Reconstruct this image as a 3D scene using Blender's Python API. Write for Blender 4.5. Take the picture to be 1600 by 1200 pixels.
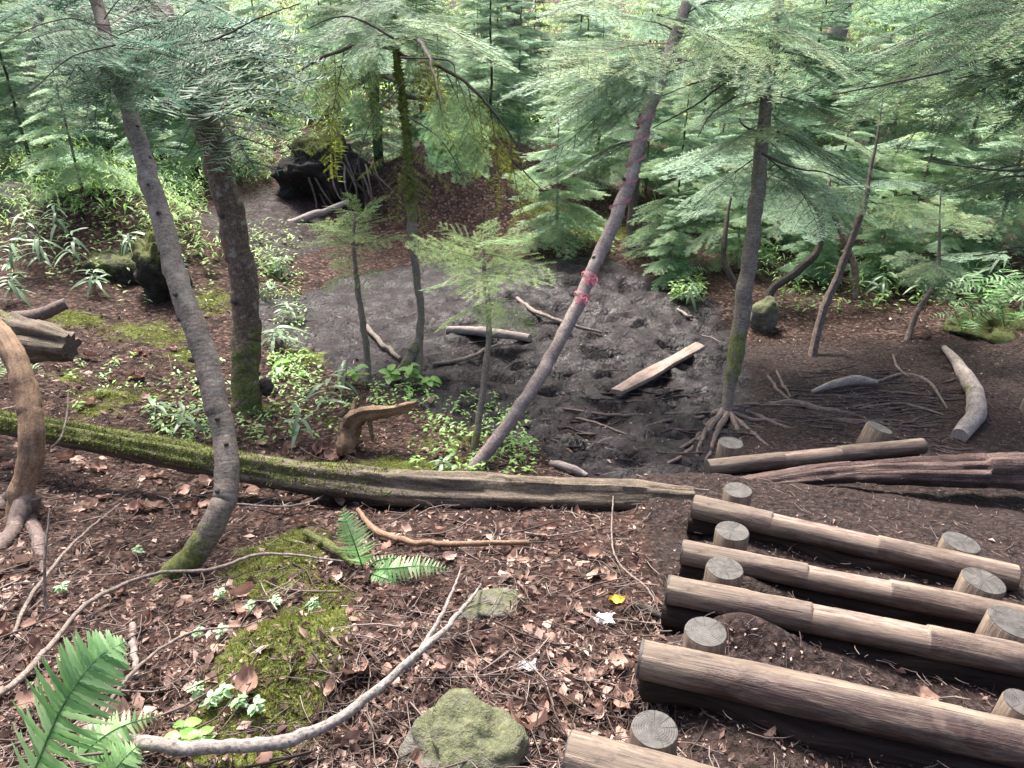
import bpy, math, random
import numpy as np
from mathutils import Matrix, Vector

for o in list(bpy.data.objects): bpy.data.objects.remove(o)
SC = bpy.context.scene
COL = SC.collection
rs = np.random.RandomState(7)
random.seed(7)

# ------------------------------------------------------------------ camera
F = 1209.0                       # focal length in pixels of the 1600 wide frame
PITCH = math.radians(27.0)
CAM = np.array([0.0, 0.0, 2.75])
SP, CP = math.sin(PITCH), math.cos(PITCH)
cam = bpy.data.cameras.new("camera")
cam.sensor_width = 36.0
cam.lens = 36.0 * F / 1600.0
cam.clip_start = 0.05
cam.clip_end = 1000.0
cam_o = bpy.data.objects.new("camera", cam)
COL.objects.link(cam_o)
cam_o.location = CAM
cam_o.rotation_euler = (math.pi / 2 - PITCH, 0, 0)
SC.camera = cam_o

# ------------------------------------------------------------------ sky and sun (overcast)
SUN_EL, SUN_AZ = math.radians(57), math.radians(-22)
world = bpy.data.worlds.new("World")
SC.world = world
world.use_nodes = True
wn = world.node_tree.nodes
sky = wn.new("ShaderNodeTexSky")
sky.sky_type = 'NISHITA'
sky.sun_disc = False
sky.sun_elevation = SUN_EL
sky.sun_rotation = SUN_AZ
sky.air_density = 1.0
sky.dust_density = 7.0
sky.ozone_density = 1.0
bg = wn["Background"]
bg.inputs["Strength"].default_value = 0.05
world.node_tree.links.new(sky.outputs[0], bg.inputs[0])
sun = bpy.data.lights.new("sun", 'SUN')
sun.energy = 1.5
sun.angle = math.radians(15)
sun.color = (1.0, 0.95, 0.88)
sun_o = bpy.data.objects.new("sun", sun)
COL.objects.link(sun_o)
sd = Vector((math.sin(SUN_AZ) * math.cos(SUN_EL), math.cos(SUN_AZ) * math.cos(SUN_EL), math.sin(SUN_EL)))
sun_o.rotation_euler = sd.to_track_quat('Z', 'Y').to_euler()
sun_o.location = (0, 0, 20)
SC.view_settings.view_transform = 'Standard'
SC.view_settings.look = 'None'
SC.view_settings.gamma = 1.0
SC.view_settings.exposure = 2.85
SC.view_settings.use_curve_mapping = False

# ------------------------------------------------------------------ noise and helpers
def _hash(i, j, k):
    n = (i * 374761393 + j * 668265263 + k * 2147483647 * 3 + 1013904223) & 0xFFFFFFFF
    n = ((n ^ (n >> 13)) * 1274126177) & 0xFFFFFFFF
    n = ((n ^ (n >> 16)) * 2246822519) & 0xFFFFFFFF
    return ((n ^ (n >> 15)) & 0xFFFFFF) / float(0xFFFFFF)

def vnoise(p):
    p = np.asarray(p, float)
    i = np.floor(p).astype(np.int64)
    f = p - i
    f = f * f * (3 - 2 * f)
    r = 0
    for a in (0, 1):
        wa = f[..., 0] if a else 1 - f[..., 0]
        for b in (0, 1):
            wb = f[..., 1] if b else 1 - f[..., 1]
            for c in (0, 1):
                wc = f[..., 2] if c else 1 - f[..., 2]
                r = r + wa * wb * wc * _hash(i[..., 0] + a, i[..., 1] + b, i[..., 2] + c * 17 + 5)
    return r * 2 - 1

def fbm(p, o=4):
    p = np.asarray(p, float)
    r, a = 0, 0.5
    for k in range(o):
        r = r + a * vnoise(p + 31.7 * k)
        p = p * 2.03
        a *= 0.5
    return r

def n2(x, y, s, seed=0.0, o=3):
    x = np.asarray(x, float)
    y = np.asarray(y, float)
    return fbm(np.stack([x * s, y * s, np.zeros_like(x * 1.0) + seed], -1), o)

def sstep(a, b, x):
    t = np.clip((np.asarray(x, float) - a) / (b - a), 0, 1)
    return t * t * (3 - 2 * t)

def P(px, py, d):
    u, v = (px - 800) / F, (600 - py) / F
    return CAM + d * np.array([u, v * SP + CP, v * CP - SP])

def ray_k(py):
    return SP - (600 - py) / F * CP

# ------------------------------------------------------------------ the stairs' layout
R_LOG = 0.062
#            left end px, depth      another point px on the axis
STAIR = {
    'E': ((888, 1180), 1.60, (1350, 1310)),
    'D': ((1001, 1029), 2.00, (1720, 1191)),
    'C': ((1043, 921), 2.50, (1720, 1056)),
    'B': ((1066, 862), 2.92, (1690, 986)),
    'A': ((1084, 791), 3.45, (1587, 904)),
    'O': ((1105, 731), 4.40, (1441, 697)),
}
LOG = {}
for k, ((x0, y0), d0, (x1, y1)) in STAIR.items():
    d1 = d0 * ray_k(y0) / ray_k(y1)
    LOG[k] = (P(x0, y0, d0), P(x1, y1, d1))
DIRS = LOG['C'][1] - LOG['C'][0]
SLOPE_S = -DIRS[1] / DIRS[0]
def s_of(x, y): return y + SLOPE_S * (x - 0.6)
s_log = [float(s_of(*LOG[k][0][:2])) for k in 'EDCBA']
z_log = [float(LOG[k][0][2]) for k in 'EDCBA']
ks, kz = [s_log[0] - 2.0, s_log[0] - 0.7], [z_log[0] + 0.35, z_log[0] + 0.06]
for i in range(5):
    ks += [s_log[i] - 0.20, s_log[i] - 0.085, s_log[i] + 0.0, s_log[i] + 0.085]
    kz += [z_log[i] - 0.05, z_log[i] - 0.066, z_log[i] - 0.10, z_log[i] - 0.12]
ks += [s_log[4] + 0.6, s_log[4] + 1.1, s_log[4] + 2.0]
kz += [z_log[4] - 0.17, 0.27, 0.1]

PY = [-40, -3, 0, .8, 1.3, 1.9, 2.6, 3.1, 3.8, 4.6, 5.5, 7, 9, 12, 16, 25, 40, 150]
PZ = [4, 1.9, 1.45, 1.3, 1.13, .92, .68, .5, .25, .10, .03, -.02, -.02, .1, .3, 1.0, 1.9, 4.0]
_yy = np.linspace(-40, 150, 9501)
_zz = np.interp(_yy, PY, PZ)
_ker = np.ones(15) / 15
_zz[20:-20] = np.convolve(_zz, _ker, 'same')[20:-20]

def mud_mask(x, y):
    e = ((x - 0.0) / 2.35) ** 2 + ((y - 6.35) / 2.5) ** 2
    e = e + n2(x, y, .9, 3.3) * .55
    m = 1 - sstep(.75, 1.1, e)
    m = m * sstep(-.25, .25, y - 4.25 - .78 * np.clip(.12 - x, 0, 5) + .5 * n2(x, y, 1.1, 4.4))
    e2 = ((x - 0.75) / .55) ** 2 + ((y - 4.1) / .75) ** 2 + n2(x, y, 1.6, 5.1) * .5
    m = np.maximum(m, 1 - sstep(.6, 1.1, e2))
    e3 = ((x + 2.9) / .9) ** 2 + ((y - 9.2) / 1.6) ** 2 + n2(x, y, 1.0, 9.1) * .4
    m = np.maximum(m, .55 * (1 - sstep(.6, 1.1, e3)))
    return m

def path_mask(x, y):
    a = sstep(.30, .52, x - .12 * (y - 1.2)) * (1 - sstep(4.6, 5.4, y + 0 * x))
    b = sstep(.9, 1.6, x) * (1 - sstep(5.6, 6.8, y)) * sstep(3.2, 3.8, y) * (1 - sstep(4.2, 5.2, x + n2(x, y, .8, 2.2)))
    return np.maximum(a, b)

SOIL = []          # soil heaped against the treads: (x, y, radius, height)
for k, t, r, h in (('C', .16, .14, .095), ('C', .28, .14, .045), ('B', .12, .13, .08), ('B', .23, .12, .04)):
    c = LOG[k][0] + (LOG[k][1] - LOG[k][0]) * t
    SOIL.append((c[0] - .02, c[1] - .085, r, h))
for k in 'DCBA':   # washed out pits under the free ends
    for t, h in ((.0, -.075), (.42, -.03) if k in 'DA' else (.6, -.012)):
        c = LOG[k][0] + (LOG[k][1] - LOG[k][0]) * t
        SOIL.append((c[0], c[1] - .06, .13 if t == 0 else .3, h))

def H(x, y):
    x = np.asarray(x, float)
    y = np.asarray(y, float)
    z = np.interp(y, _yy, _zz)
    z = z + .42 * sstep(1.2, 4.2, -x) * sstep(2.0, 5.0, y) + .25 * sstep(4, 9, -x)
    z = z + .45 * sstep(3.9, 5.2, x) * sstep(4.5, 6.5, y)
    z = z + .03 * n2(x, y, 1.1, 1.0) + .35 * n2(x, y, .16, 8.0) * sstep(9, 16, y)
    # earth mound behind the clearing, with the upturned root mass at its end
    q = np.exp(-(((x + .55) / 1.5) ** 2 + ((y - 10.9) / .95) ** 2))
    z = z + .95 * q
    # mossy bank with a hollow below it
    z = z + .55 * np.exp(-(((x + 4.3) / 1.0) ** 2 + ((y - 7.9) / .8) ** 2))
    # moss mound beside the stairs
    z = z + .15 * np.exp(-(((x + .60) / .28) ** 2 + ((y - 1.62) / .22) ** 2))
    z = z + .07 * np.exp(-(((x + .85) / .25) ** 2 + ((y - 2.35) / .18) ** 2))
    # hollow under the centre fern
    z = z - .07 * np.exp(-(((x + .22) / .22) ** 2 + ((y - 1.95) / .10) ** 2))
    # stairs
    s = s_of(x, y)
    m = sstep(.42, .54, x - .12 * (y - 1.9)) * (1 - sstep(3.2, 3.9, y))
    zs = np.interp(s, ks, kz)
    z = z * (1 - m) + zs * m
    for (cx, cy, r, h) in SOIL:
        z = z + h * np.exp(-(((x - cx) / r) ** 2 + ((y - cy) / (r * .62)) ** 2))
    return z

def H_full(x, y):
    z = H(x, y)
    mm = mud_mask(x, y)
    pm = path_mask(x, y)
    near = 1 - sstep(9, 16, y)
    churn = 1 - np.abs(n2(x, y * 1.5, 2.6, 21.0, 4)) * 2.0
    holes = np.clip(n2(x, y * 1.4, 4.2, 22.0, 2), 0, 1)
    z = z + mm * near * ((.10 * (churn - .6) - .22 * holes) * (.3 + .65 * sstep(-1.1, -.2, x)) + .03 * n2(x, y, 7, 23., 3))
    z = z + (1 - mm) * near * (1 - .6 * pm) * (.034 * n2(x, y, 8.0, 24.0, 4) + .03 * n2(x, y, 3.0, 25.0, 2))
    z = z + pm * near * (.022 * n2(x, y, 9.0, 26.0, 4) + .02 * n2(x, y, 3.0, 27.0, 2))
    return z

_gx0, _gx1, _gy0, _gy1, _gs = -14.0, 14.0, 0.2, 34.0, .05
_GXX, _GYY = np.meshgrid(np.arange(_gx0, _gx1, _gs), np.arange(_gy0, _gy1, _gs))
_GZ = H_full(_GXX, _GYY)
def HG(x, y):
    """the ground's height read off a fine table"""
    fx = np.clip((np.asarray(x, float) - _gx0) / _gs, 0, _GZ.shape[1] - 1.001)
    fy = np.clip((np.asarray(y, float) - _gy0) / _gs, 0, _GZ.shape[0] - 1.001)
    i, j = fx.astype(int), fy.astype(int)
    a, b = fx - i, fy - j
    return (_GZ[j, i] * (1 - a) + _GZ[j, i + 1] * a) * (1 - b) + (_GZ[j + 1, i] * (1 - a) + _GZ[j + 1, i + 1] * a) * b
_dd = np.concatenate([np.arange(.8, 14, .01), np.arange(14, 50, .1)])
def G(px, py, lift=0.0):
    u, v = (px - 800) / F, (600 - py) / F
    pts = CAM[None] + _dd[:, None] * np.array([u, v * SP + CP, v * CP - SP])[None]
    i = int(np.argmax(pts[:, 2] < HG(pts[:, 0], pts[:, 1]) + lift)) or len(_dd) - 1
    return pts[i].copy()
def GD(px, py): return float((G(px, py) - CAM) @ np.array([0, CP, -SP]))
def gpath(l, lift=0.0):
    out = []
    for q in l:
        p = G(q[0], q[1])
        p[2] += q[2] if len(q) > 2 else lift
        out.append(p)
    return np.array(out)

# ------------------------------------------------------------------ mesh building
class MB:
    def __init__(s):
        s.v, s.f, s.m, s.uv, s.k, s.n = [], [], [], [], [], 0
    def add(s, v, f, m=0, uv=None, k=None):
        v = np.asarray(v, float).reshape(-1, 3)
        f = np.asarray(f, np.int64)
        s.v.append(v)
        s.f.append(f + s.n)
        s.m.append(np.full(len(f), m, np.int32) if np.isscalar(m) else np.asarray(m, np.int32))
        s.uv.append(np.zeros((len(v), 2)) if uv is None else np.asarray(uv, float))
        if k is None: k = 0.0
        s.k.append(np.full(len(v), float(k)) if np.isscalar(k) else np.asarray(k, float))
        s.n += len(v)
        return s
    def mesh(s, name, mats, smooth=True):
        me = bpy.data.meshes.new(name)
        v = np.concatenate(s.v)
        me.vertices.add(len(v))
        me.vertices.foreach_set("co", v.ravel())
        li = np.concatenate([f.ravel() for f in s.f])
        lt = np.concatenate([np.full(len(f), f.shape[1], np.int64) for f in s.f])
        ls = np.concatenate([[0], np.cumsum(lt)[:-1]])
        me.loops.add(len(li))
        me.loops.foreach_set("vertex_index", li.astype(np.int32))
        me.polygons.add(len(lt))
        me.polygons.foreach_set("loop_start", ls.astype(np.int32))
        me.polygons.foreach_set("material_index", np.concatenate(s.m))
        me.polygons.foreach_set("use_smooth", np.full(len(lt), smooth))
        uv = np.concatenate(s.uv)
        ul = me.uv_layers.new(name="UVMap")
        ul.data.foreach_set("uv", uv[li].ravel())
        at = me.attributes.new("k", 'FLOAT', 'POINT')
        at.data.foreach_set("value", np.concatenate(s.k))
        for m in mats: me.materials.append(m)
        me.update(calc_edges=True)
        me.validate()
        return me

def link(name, me, parent=None, loc=None):
    o = bpy.data.objects.new(name, me)
    COL.objects.link(o)
    if parent is not None: o.parent = parent
    if loc is not None: o.location = loc
    return o
def tag(o, label, cat=None, group=None, kind=None):
    o["label"] = label
    if cat: o["category"] = cat
    if group: o["group"] = group
    if kind: o["kind"] = kind
    return o
def empty(name, loc, label, cat, group=None):
    o = link(name, None, None, Vector(loc))
    o.empty_display_size = .1
    return tag(o, label, cat, group)
def build(mb, name, mats, parent=None, origin=None, smooth=True):
    org = np.zeros(3) if origin is None else np.asarray(origin, float)
    if parent is not None and origin is None: org = np.array(parent.location)
    for i in range(len(mb.v)): mb.v[i] = mb.v[i] - org
    me = mb.mesh(name, mats if isinstance(mats, (list, tuple)) else [mats], smooth)
    return link(name, me, parent, None if parent is not None and origin is None else Vector(org))

def crom(p, n):
    p = np.asarray(p, float)
    q = np.vstack([2 * p[0] - p[1], p, 2 * p[-1] - p[-2]])
    t = np.linspace(0, len(p) - 1 - 1e-9, n)
    i = t.astype(int)
    f = (t - i)[:, None]
    a, b, c, d = q[i], q[i + 1], q[i + 2], q[i + 3]
    return .5 * (2 * b + (c - a) * f + (2 * a - 5 * b + 4 * c - d) * f ** 2 + (3 * b - a - 3 * c + d) * f ** 3)

def frames(p):
    t = np.gradient(p, axis=0)
    t /= np.linalg.norm(t, axis=1)[:, None] + 1e-9
    up = np.array([0, 0, 1.0]) if abs(t[0][2]) < .85 else np.array([0, -1.0, 0])
    a = up - t[0] * (up @ t[0])
    a /= np.linalg.norm(a)
    A = [a]
    for i in range(1, len(p)):
        a = A[-1] - t[i] * (A[-1] @ t[i])
        A.append(a / (np.linalg.norm(a) + 1e-9))
    A = np.array(A)
    return t, A, np.cross(t, A)

def tube(mb, pts, rad, seg=8, n=None, rough=0.0, rscale=8.0, m=0, capm=None, kfn=None, rfn=None, seed=0.0, cap0=True, cap1=True, wander=1.1):
    """tapered tube along a smooth path; angle 0 is the upper side"""
    pts = np.asarray(pts, float)
    rad = np.asarray(rad, float) if not np.isscalar(rad) else np.full(len(pts), rad)
    if n:
        q = crom(np.hstack([pts, rad[:, None]]), n)
        pts, rad = q[:, :3], np.maximum(q[:, 3], 1e-4)
        if wander:      # living wood is never a clean curve
            rm_ = float(rad.mean())
            fr = .16 / max(rm_, .004)
            wv = np.stack([fbm(pts * fr + 3.1 + 17 * j + seed, 3) for j in range(3)], -1)
            env = np.sin(np.linspace(0, math.pi, n)) ** .5
            pts = pts + wv * (wander * rm_ * env)[:, None]
            rad = rad * (1 + min(.22, .25 * wander) * fbm(pts * fr * 1.7 + 51.0 + seed, 2))
    t, A, B = frames(pts)
    N = len(pts)
    th = np.linspace(0, 2 * math.pi, seg + 1)
    dirs = A[:, None] * np.cos(th)[None, :, None] + B[:, None] * np.sin(th)[None, :, None]
    L = np.concatenate([[0], np.cumsum(np.linalg.norm(np.diff(pts, axis=0), axis=1))])
    R = np.repeat(rad[:, None], seg + 1, 1)
    if rfn is not None: R = R * rfn(L[:, None] / max(L[-1], 1e-6) + 0 * R, th[None] + 0 * R, L[:, None] + 0 * R)
    pos = pts[:, None] + dirs * R[..., None]
    if rough:
        w = fbm(pos[:, :-1] * rscale + seed, 3)
        w = np.concatenate([w, w[:, :1]], 1)
        R = R * (1 + rough * w)
        pos = pts[:, None] + dirs * R[..., None]
    uv = np.stack([th[None] / (2 * math.pi) * 2 * math.pi * rad.mean() + 0 * R, L[:, None] + 0 * R], -1)
    idx = np.arange(N * (seg + 1)).reshape(N, seg + 1)
    f = np.stack([idx[:-1, :-1], idx[:-1, 1:], idx[1:, 1:], idx[1:, :-1]], -1).reshape(-1, 4)
    k = 0.0
    if kfn is not None:
        k = kfn(L[:, None] / max(L[-1], 1e-6) + 0 * R, dirs[..., 2], pos).ravel()
    mb.add(pos.reshape(-1, 3), f, m, uv.reshape(-1, 2), k)
    cm = m if capm is None else capm
    for ok, row, sgn in ((cap0, 0, -1), (cap1, N - 1, 1)):
        if not ok: continue
        ring = pos[row, :-1]
        c = ring.mean(0)
        v = np.vstack([c[None] + t[row] * sgn * .002, ring])
        a = np.arange(seg)
        ff = np.stack([np.zeros(seg, int), 1 + a, 1 + (a + 1) % seg], -1)
        if sgn < 0: ff = ff[:, ::-1]
        rr = np.concatenate([[0], np.full(seg, 1.0)])
        an = np.concatenate([[0], th[:-1]])
        mb.add(v, ff, cm, np.stack([rr * np.cos(an), rr * np.sin(an)], -1), 0.0)
    return pos

# ------------------------------------------------------------------ materials
def new_mat(name):
    m = bpy.data.materials.new(name)
    m.use_nodes = True
    nt = m.node_tree
    return m, nt, nt.nodes["Principled BSDF"]
def nd(nt, t, **kw):
    n = nt.nodes.new(t)
    for k, v in kw.items():
        if k.startswith("i_"): n.inputs[k[2:].replace("_", " ")].default_value = v
        else: setattr(n, k, v)
    return n
def coord(nt, kind, scale=(1, 1, 1)):
    if kind == 'POS':
        g = nt.nodes.new("ShaderNodeNewGeometry").outputs["Position"]
    else:
        g = nt.nodes.new("ShaderNodeTexCoord").outputs[kind]
    mp = nt.nodes.new("ShaderNodeMapping")
    mp.inputs["Scale"].default_value = scale
    nt.links.new(g, mp.inputs["Vector"])
    return mp.outputs[0]
def noise(nt, vec, scale, detail=4, rough=.6, dist=0.0):
    n = nd(nt, "ShaderNodeTexNoise")
    n.inputs["Scale"].default_value = scale
    n.inputs["Detail"].default_value = detail
    n.inputs["Roughness"].default_value = rough
    n.inputs["Distortion"].default_value = dist
    nt.links.new(vec, n.inputs["Vector"])
    return n.outputs[0]
def ramp(nt, fac, stops):
    r = nd(nt, "ShaderNodeValToRGB")
    el = r.color_ramp.elements
    while len(el) < len(stops): el.new(.5)
    for e, (p, c) in zip(el, stops):
        e.position = p
        e.color = (*c, 1) if not np.isscalar(c) else (c, c, c, 1)
    nt.links.new(fac, r.inputs[0])
    return r.outputs[0]
def mix(nt, fac, a, b, mode='MIX'):
    n = nd(nt, "ShaderNodeMix", data_type='RGBA', blend_type=mode)
    for sock, val in ((n.inputs[0], fac), (n.inputs[6], a), (n.inputs[7], b)):
        if isinstance(val, (int, float)): sock.default_value = val
        elif isinstance(val, tuple): sock.default_value = (*val, 1)
        else: nt.links.new(val, sock)
    return n.outputs[2]
def math_n(nt, op, a, b=0.0, clamp=False):
    n = nd(nt, "ShaderNodeMath", operation=op)
    n.use_clamp = clamp
    for i, val in enumerate((a, b)):
        if isinstance(val, (int, float)): n.inputs[i].default_value = val
        else: nt.links.new(val, n.inputs[i])
    return n.outputs[0]
def attr(nt, name="k"):
    return nd(nt, "ShaderNodeAttribute", attribute_name=name).outputs["Fac"]
def bump(nt, b, h, strength=.5, dist=.01):
    n = nd(nt, "ShaderNodeBump")
    n.inputs["Strength"].default_value = strength
    n.inputs["Distance"].default_value = dist
    nt.links.new(h, n.inputs["Height"])
    nt.links.new(n.outputs[0], b.inputs["Normal"])
def setc(nt, b, c):
    if isinstance(c, tuple): b.inputs["Base Color"].default_value = (*c, 1)
    else: nt.links.new(c, b.inputs["Base Color"])

MOSS_STOPS = [(.25, (.030, .038, .010)), (.5, (.095, .115, .025)), (.68, (.20, .21, .055)), (.85, (.30, .30, .10))]

def bark_mat(name, stops, uvscale=(14, 40, 1), bumpd=.004, rough=.85, speck=None, lichen=0.0):
    """bark with fine rings and blotches; vertex attribute k brings in the moss"""
    m, nt, b = new_mat(name)
    uv = coord(nt, 'UV', uvscale)
    obj = coord(nt, 'POS')
    n1 = noise(nt, uv, 1.0, 5, .65, .3)
    n2_ = noise(nt, obj, 9.0, 4, .6)
    c = ramp(nt, n1, stops)
    c = mix(nt, .55, c, ramp(nt, n2_, [(.3, .28), (.55, .75), (.8, 1.0)]), 'MULTIPLY')
    fd = noise(nt, obj, 95.0, 4, .75)
    c = mix(nt, .8, c, ramp(nt, fd, [(.34, .35), (.5, .95), (.68, 1.35)]), 'MULTIPLY')
    if speck:
        v = nd(nt, "ShaderNodeTexVoronoi")
        v.inputs["Scale"].default_value = 55
        nt.links.new(obj, v.inputs["Vector"])
        f = ramp(nt, v.outputs["Distance"], [(.0, 1.0), (.16, 1.0), (.24, 0.0)])
        c = mix(nt, math_n(nt, 'MULTIPLY', f, .6), c, speck)
    if lichen:
        l = ramp(nt, noise(nt, obj, 14.0, 3, .5), [(.56, 0.0), (.66, 1.0)])
        c = mix(nt, math_n(nt, 'MULTIPLY', l, lichen), c, (.36, .36, .31))
    mk = math_n(nt, 'ADD', attr(nt), math_n(nt, 'MULTIPLY', math_n(nt, 'SUBTRACT', noise(nt, obj, 16.0, 4, .65), .5), 1.3))
    mk = ramp(nt, mk, [(.40, 0.0), (.62, 1.0)])
    mcol = ramp(nt, noise(nt, obj, 60.0, 4, .7), MOSS_STOPS)
    c = mix(nt, mk, c, mcol)
    setc(nt, b, c)
    b.inputs["Roughness"].default_value = rough
    h = math_n(nt, 'ADD', math_n(nt, 'ADD', n1, math_n(nt, 'MULTIPLY', fd, .8)), math_n(nt, 'MULTIPLY', math_n(nt, 'MULTIPLY', noise(nt, obj, 110.0, 3, .7), mk), 2.0))
    bump(nt, b, h, .8, bumpd)
    return m

def leaf_mat(name, stops, back=None, rough=.45, trans=.25, scale=6.0, rnd=.5, spec=.5, coordk='POS'):
    m, nt, b = new_mat(name)
    n1 = noise(nt, coord(nt, coordk), scale, 3, .6)
    oi = nd(nt, "ShaderNodeObjectInfo").outputs["Random"]
    f = math_n(nt, 'ADD', n1, math_n(nt, 'MULTIPLY', math_n(nt, 'SUBTRACT', oi, .5), rnd * .5))
    f = math_n(nt, 'ADD', f, math_n(nt, 'MULTIPLY', math_n(nt, 'SUBTRACT', attr(nt), .5), .5))
    c = ramp(nt, f, stops)
    if back:
        g = nd(nt, "ShaderNodeNewGeometry").outputs["Backfacing"]
        c = mix(nt, g, c, back)
    setc(nt, b, c)
    b.inputs["Roughness"].default_value = rough
    b.inputs["Specular IOR Level"].default_value = spec
    if trans:
        tr = nd(nt, "ShaderNodeBsdfTranslucent")
        hs = nd(nt, "ShaderNodeHueSaturation")
        hs.inputs["Value"].default_value = 1.7
        hs.inputs["Saturation"].default_value = 1.1
        nt.links.new(c if not isinstance(c, tuple) else b.outputs[0], hs.inputs["Color"])
        nt.links.new(hs.outputs[0], tr.inputs[0])
        mx = nd(nt, "ShaderNodeMixShader")
        mx.inputs[0].default_value = trans
        nt.links.new(b.outputs[0], mx.inputs[1])
        nt.links.new(tr.outputs[0], mx.inputs[2])
        nt.links.new(mx.outputs[0], nt.nodes["Material Output"].inputs[0])
    return m

M = {}
M['fir_bark'] = bark_mat("fir_bark", [(.25, (.10, .078, .062)), (.5, (.20, .165, .135)), (.75, (.31, .27, .23))], (30, 90, 1), .004, .85, None, .22)
M['red_bark'] = bark_mat("red_bark", [(.25, (.05, .032, .024)), (.5, (.15, .098, .072)), (.75, (.29, .22, .17))], (40, 40, 1), .010, .9, (.11, .035, .02), .5)
M['dark_bark'] = bark_mat("dark_bark", [(.25, (.03, .024, .02)), (.5, (.075, .058, .048)), (.75, (.15, .12, .10))], (30, 60, 1), .004)
M['pale_bark'] = bark_mat("pale_bark", [(.25, (.16, .12, .11)), (.5, (.28, .22, .20)), (.75, (.40, .33, .31))], (30, 70, 1), .003, .8, None, .3)
M['peeled'] = bark_mat("peeled_wood", [(.25, (.13, .075, .042)), (.5, (.27, .165, .10)), (.75, (.38, .26, .17))], (50, 8, 1), .004)
M['mossy_wood'] = bark_mat("mossy_wood", [(.22, (.035, .026, .02)), (.45, (.11, .085, .06)), (.62, (.23, .18, .13)), (.8, (.36, .30, .22))], (60, 5, 1), .012)
M['rotten'] = bark_mat("rotten_wood", [(.25, (.035, .022, .02)), (.48, (.11, .065, .055)), (.64, (.22, .15, .13)), (.82, (.38, .29, .26))], (70, 4, 1), .015)
M['stick'] = bark_mat("dry_stick", [(.25, (.13, .10, .085)), (.5, (.25, .20, .17)), (.75, (.38, .32, .28))], (30, 60, 1), .002)
M['root'] = bark_mat("root_bark", [(.25, (.07, .05, .045)), (.5, (.16, .115, .10)), (.75, (.27, .21, .19))], (30, 30, 1), .003)
M['drift'] = bark_mat("bleached_root", [(.25, (.18, .14, .125)), (.5, (.36, .30, .27)), (.75, (.50, .44, .41))], (30, 12, 1), .004)
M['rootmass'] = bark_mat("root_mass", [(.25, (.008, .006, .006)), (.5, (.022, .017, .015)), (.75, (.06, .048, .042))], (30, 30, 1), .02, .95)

def stairlog_mat():
    """k: 0 = soaked and stained flank, .5 = plain weathered wood, 1 = freshly worn tread"""
    m, nt, b = new_mat("stair_log_wood")
    obj = coord(nt, 'POS')
    g = noise(nt, coord(nt, 'UV', (45, 2.2, 1)), 1.0, 6, .65, .4)
    c = ramp(nt, g, [(.28, (.060, .043, .032)), (.5, (.165, .125, .093)), (.7, (.30, .24, .185))])
    st = ramp(nt, noise(nt, coord(nt, 'UV', (9, 2.6, 1)), 1.0, 5, .68, .8), [(.46, 0.0), (.62, 1.0)])
    c = mix(nt, math_n(nt, 'MULTIPLY', st, .7), c, (.075, .046, .036))
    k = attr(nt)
    worn = ramp(nt, noise(nt, coord(nt, 'UV', (24, 7, 1)), 1.0, 5, .7), [(.34, (.065, .038, .032)), (.47, (.20, .14, .115)), (.75, (.37, .285, .24))])
    c = mix(nt, ramp(nt, k, [(.6, 0.0), (.85, 1.0)]), c, worn)
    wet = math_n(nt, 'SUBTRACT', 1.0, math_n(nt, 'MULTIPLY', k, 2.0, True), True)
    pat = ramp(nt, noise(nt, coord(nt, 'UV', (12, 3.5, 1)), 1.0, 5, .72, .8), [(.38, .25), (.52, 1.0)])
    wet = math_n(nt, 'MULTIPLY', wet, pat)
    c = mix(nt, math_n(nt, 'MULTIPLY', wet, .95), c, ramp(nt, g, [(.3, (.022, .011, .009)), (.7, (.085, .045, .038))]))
    crack = ramp(nt, noise(nt, coord(nt, 'UV', (60, .9, 1)), 1.0, 3, .55, .2), [(.31, 1.0), (.35, 0.0)])
    c = mix(nt, math_n(nt, 'MULTIPLY', crack, .85), c, (.02, .014, .012))
    knot = nd(nt, "ShaderNodeTexVoronoi")
    knot.inputs["Scale"].default_value = 1.0
    nt.links.new(coord(nt, 'UV', (9, 5, 1)), knot.inputs["Vector"])
    kn = ramp(nt, knot.outputs["Distance"], [(.05, 1.0), (.10, 0.0)])
    c = mix(nt, math_n(nt, 'MULTIPLY', kn, .75), c, (.05, .03, .025))
    dirt = ramp(nt, noise(nt, coord(nt, 'UV', (40, 11, 1)), 1.0, 6, .75, .3), [(.50, 0.0), (.62, 1.0)])
    c = mix(nt, math_n(nt, 'MULTIPLY', dirt, .6), c, (.045, .033, .030))
    setc(nt, b, c)
    nt.links.new(ramp(nt, wet, [(0, .75), (1, .42)]), b.inputs["Roughness"])
    h = math_n(nt, 'SUBTRACT', g, math_n(nt, 'MULTIPLY', crack, 1.2))
    h = math_n(nt, 'ADD', h, math_n(nt, 'MULTIPLY', dirt, .12))
    bump(nt, b, h, .8, .007)
    return m
M['stairlog'] = stairlog_mat()

def shadelog_mat():  # near-black and matt, so the log reads as a shaded gap
    m, nt, b = new_mat("shade_dark_log_wood")
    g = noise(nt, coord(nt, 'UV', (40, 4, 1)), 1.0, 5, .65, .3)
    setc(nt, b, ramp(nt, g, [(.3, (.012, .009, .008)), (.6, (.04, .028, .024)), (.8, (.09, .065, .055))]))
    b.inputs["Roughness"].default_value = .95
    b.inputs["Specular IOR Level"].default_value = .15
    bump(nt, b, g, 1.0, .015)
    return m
M['shadelog'] = shadelog_mat()

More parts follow.
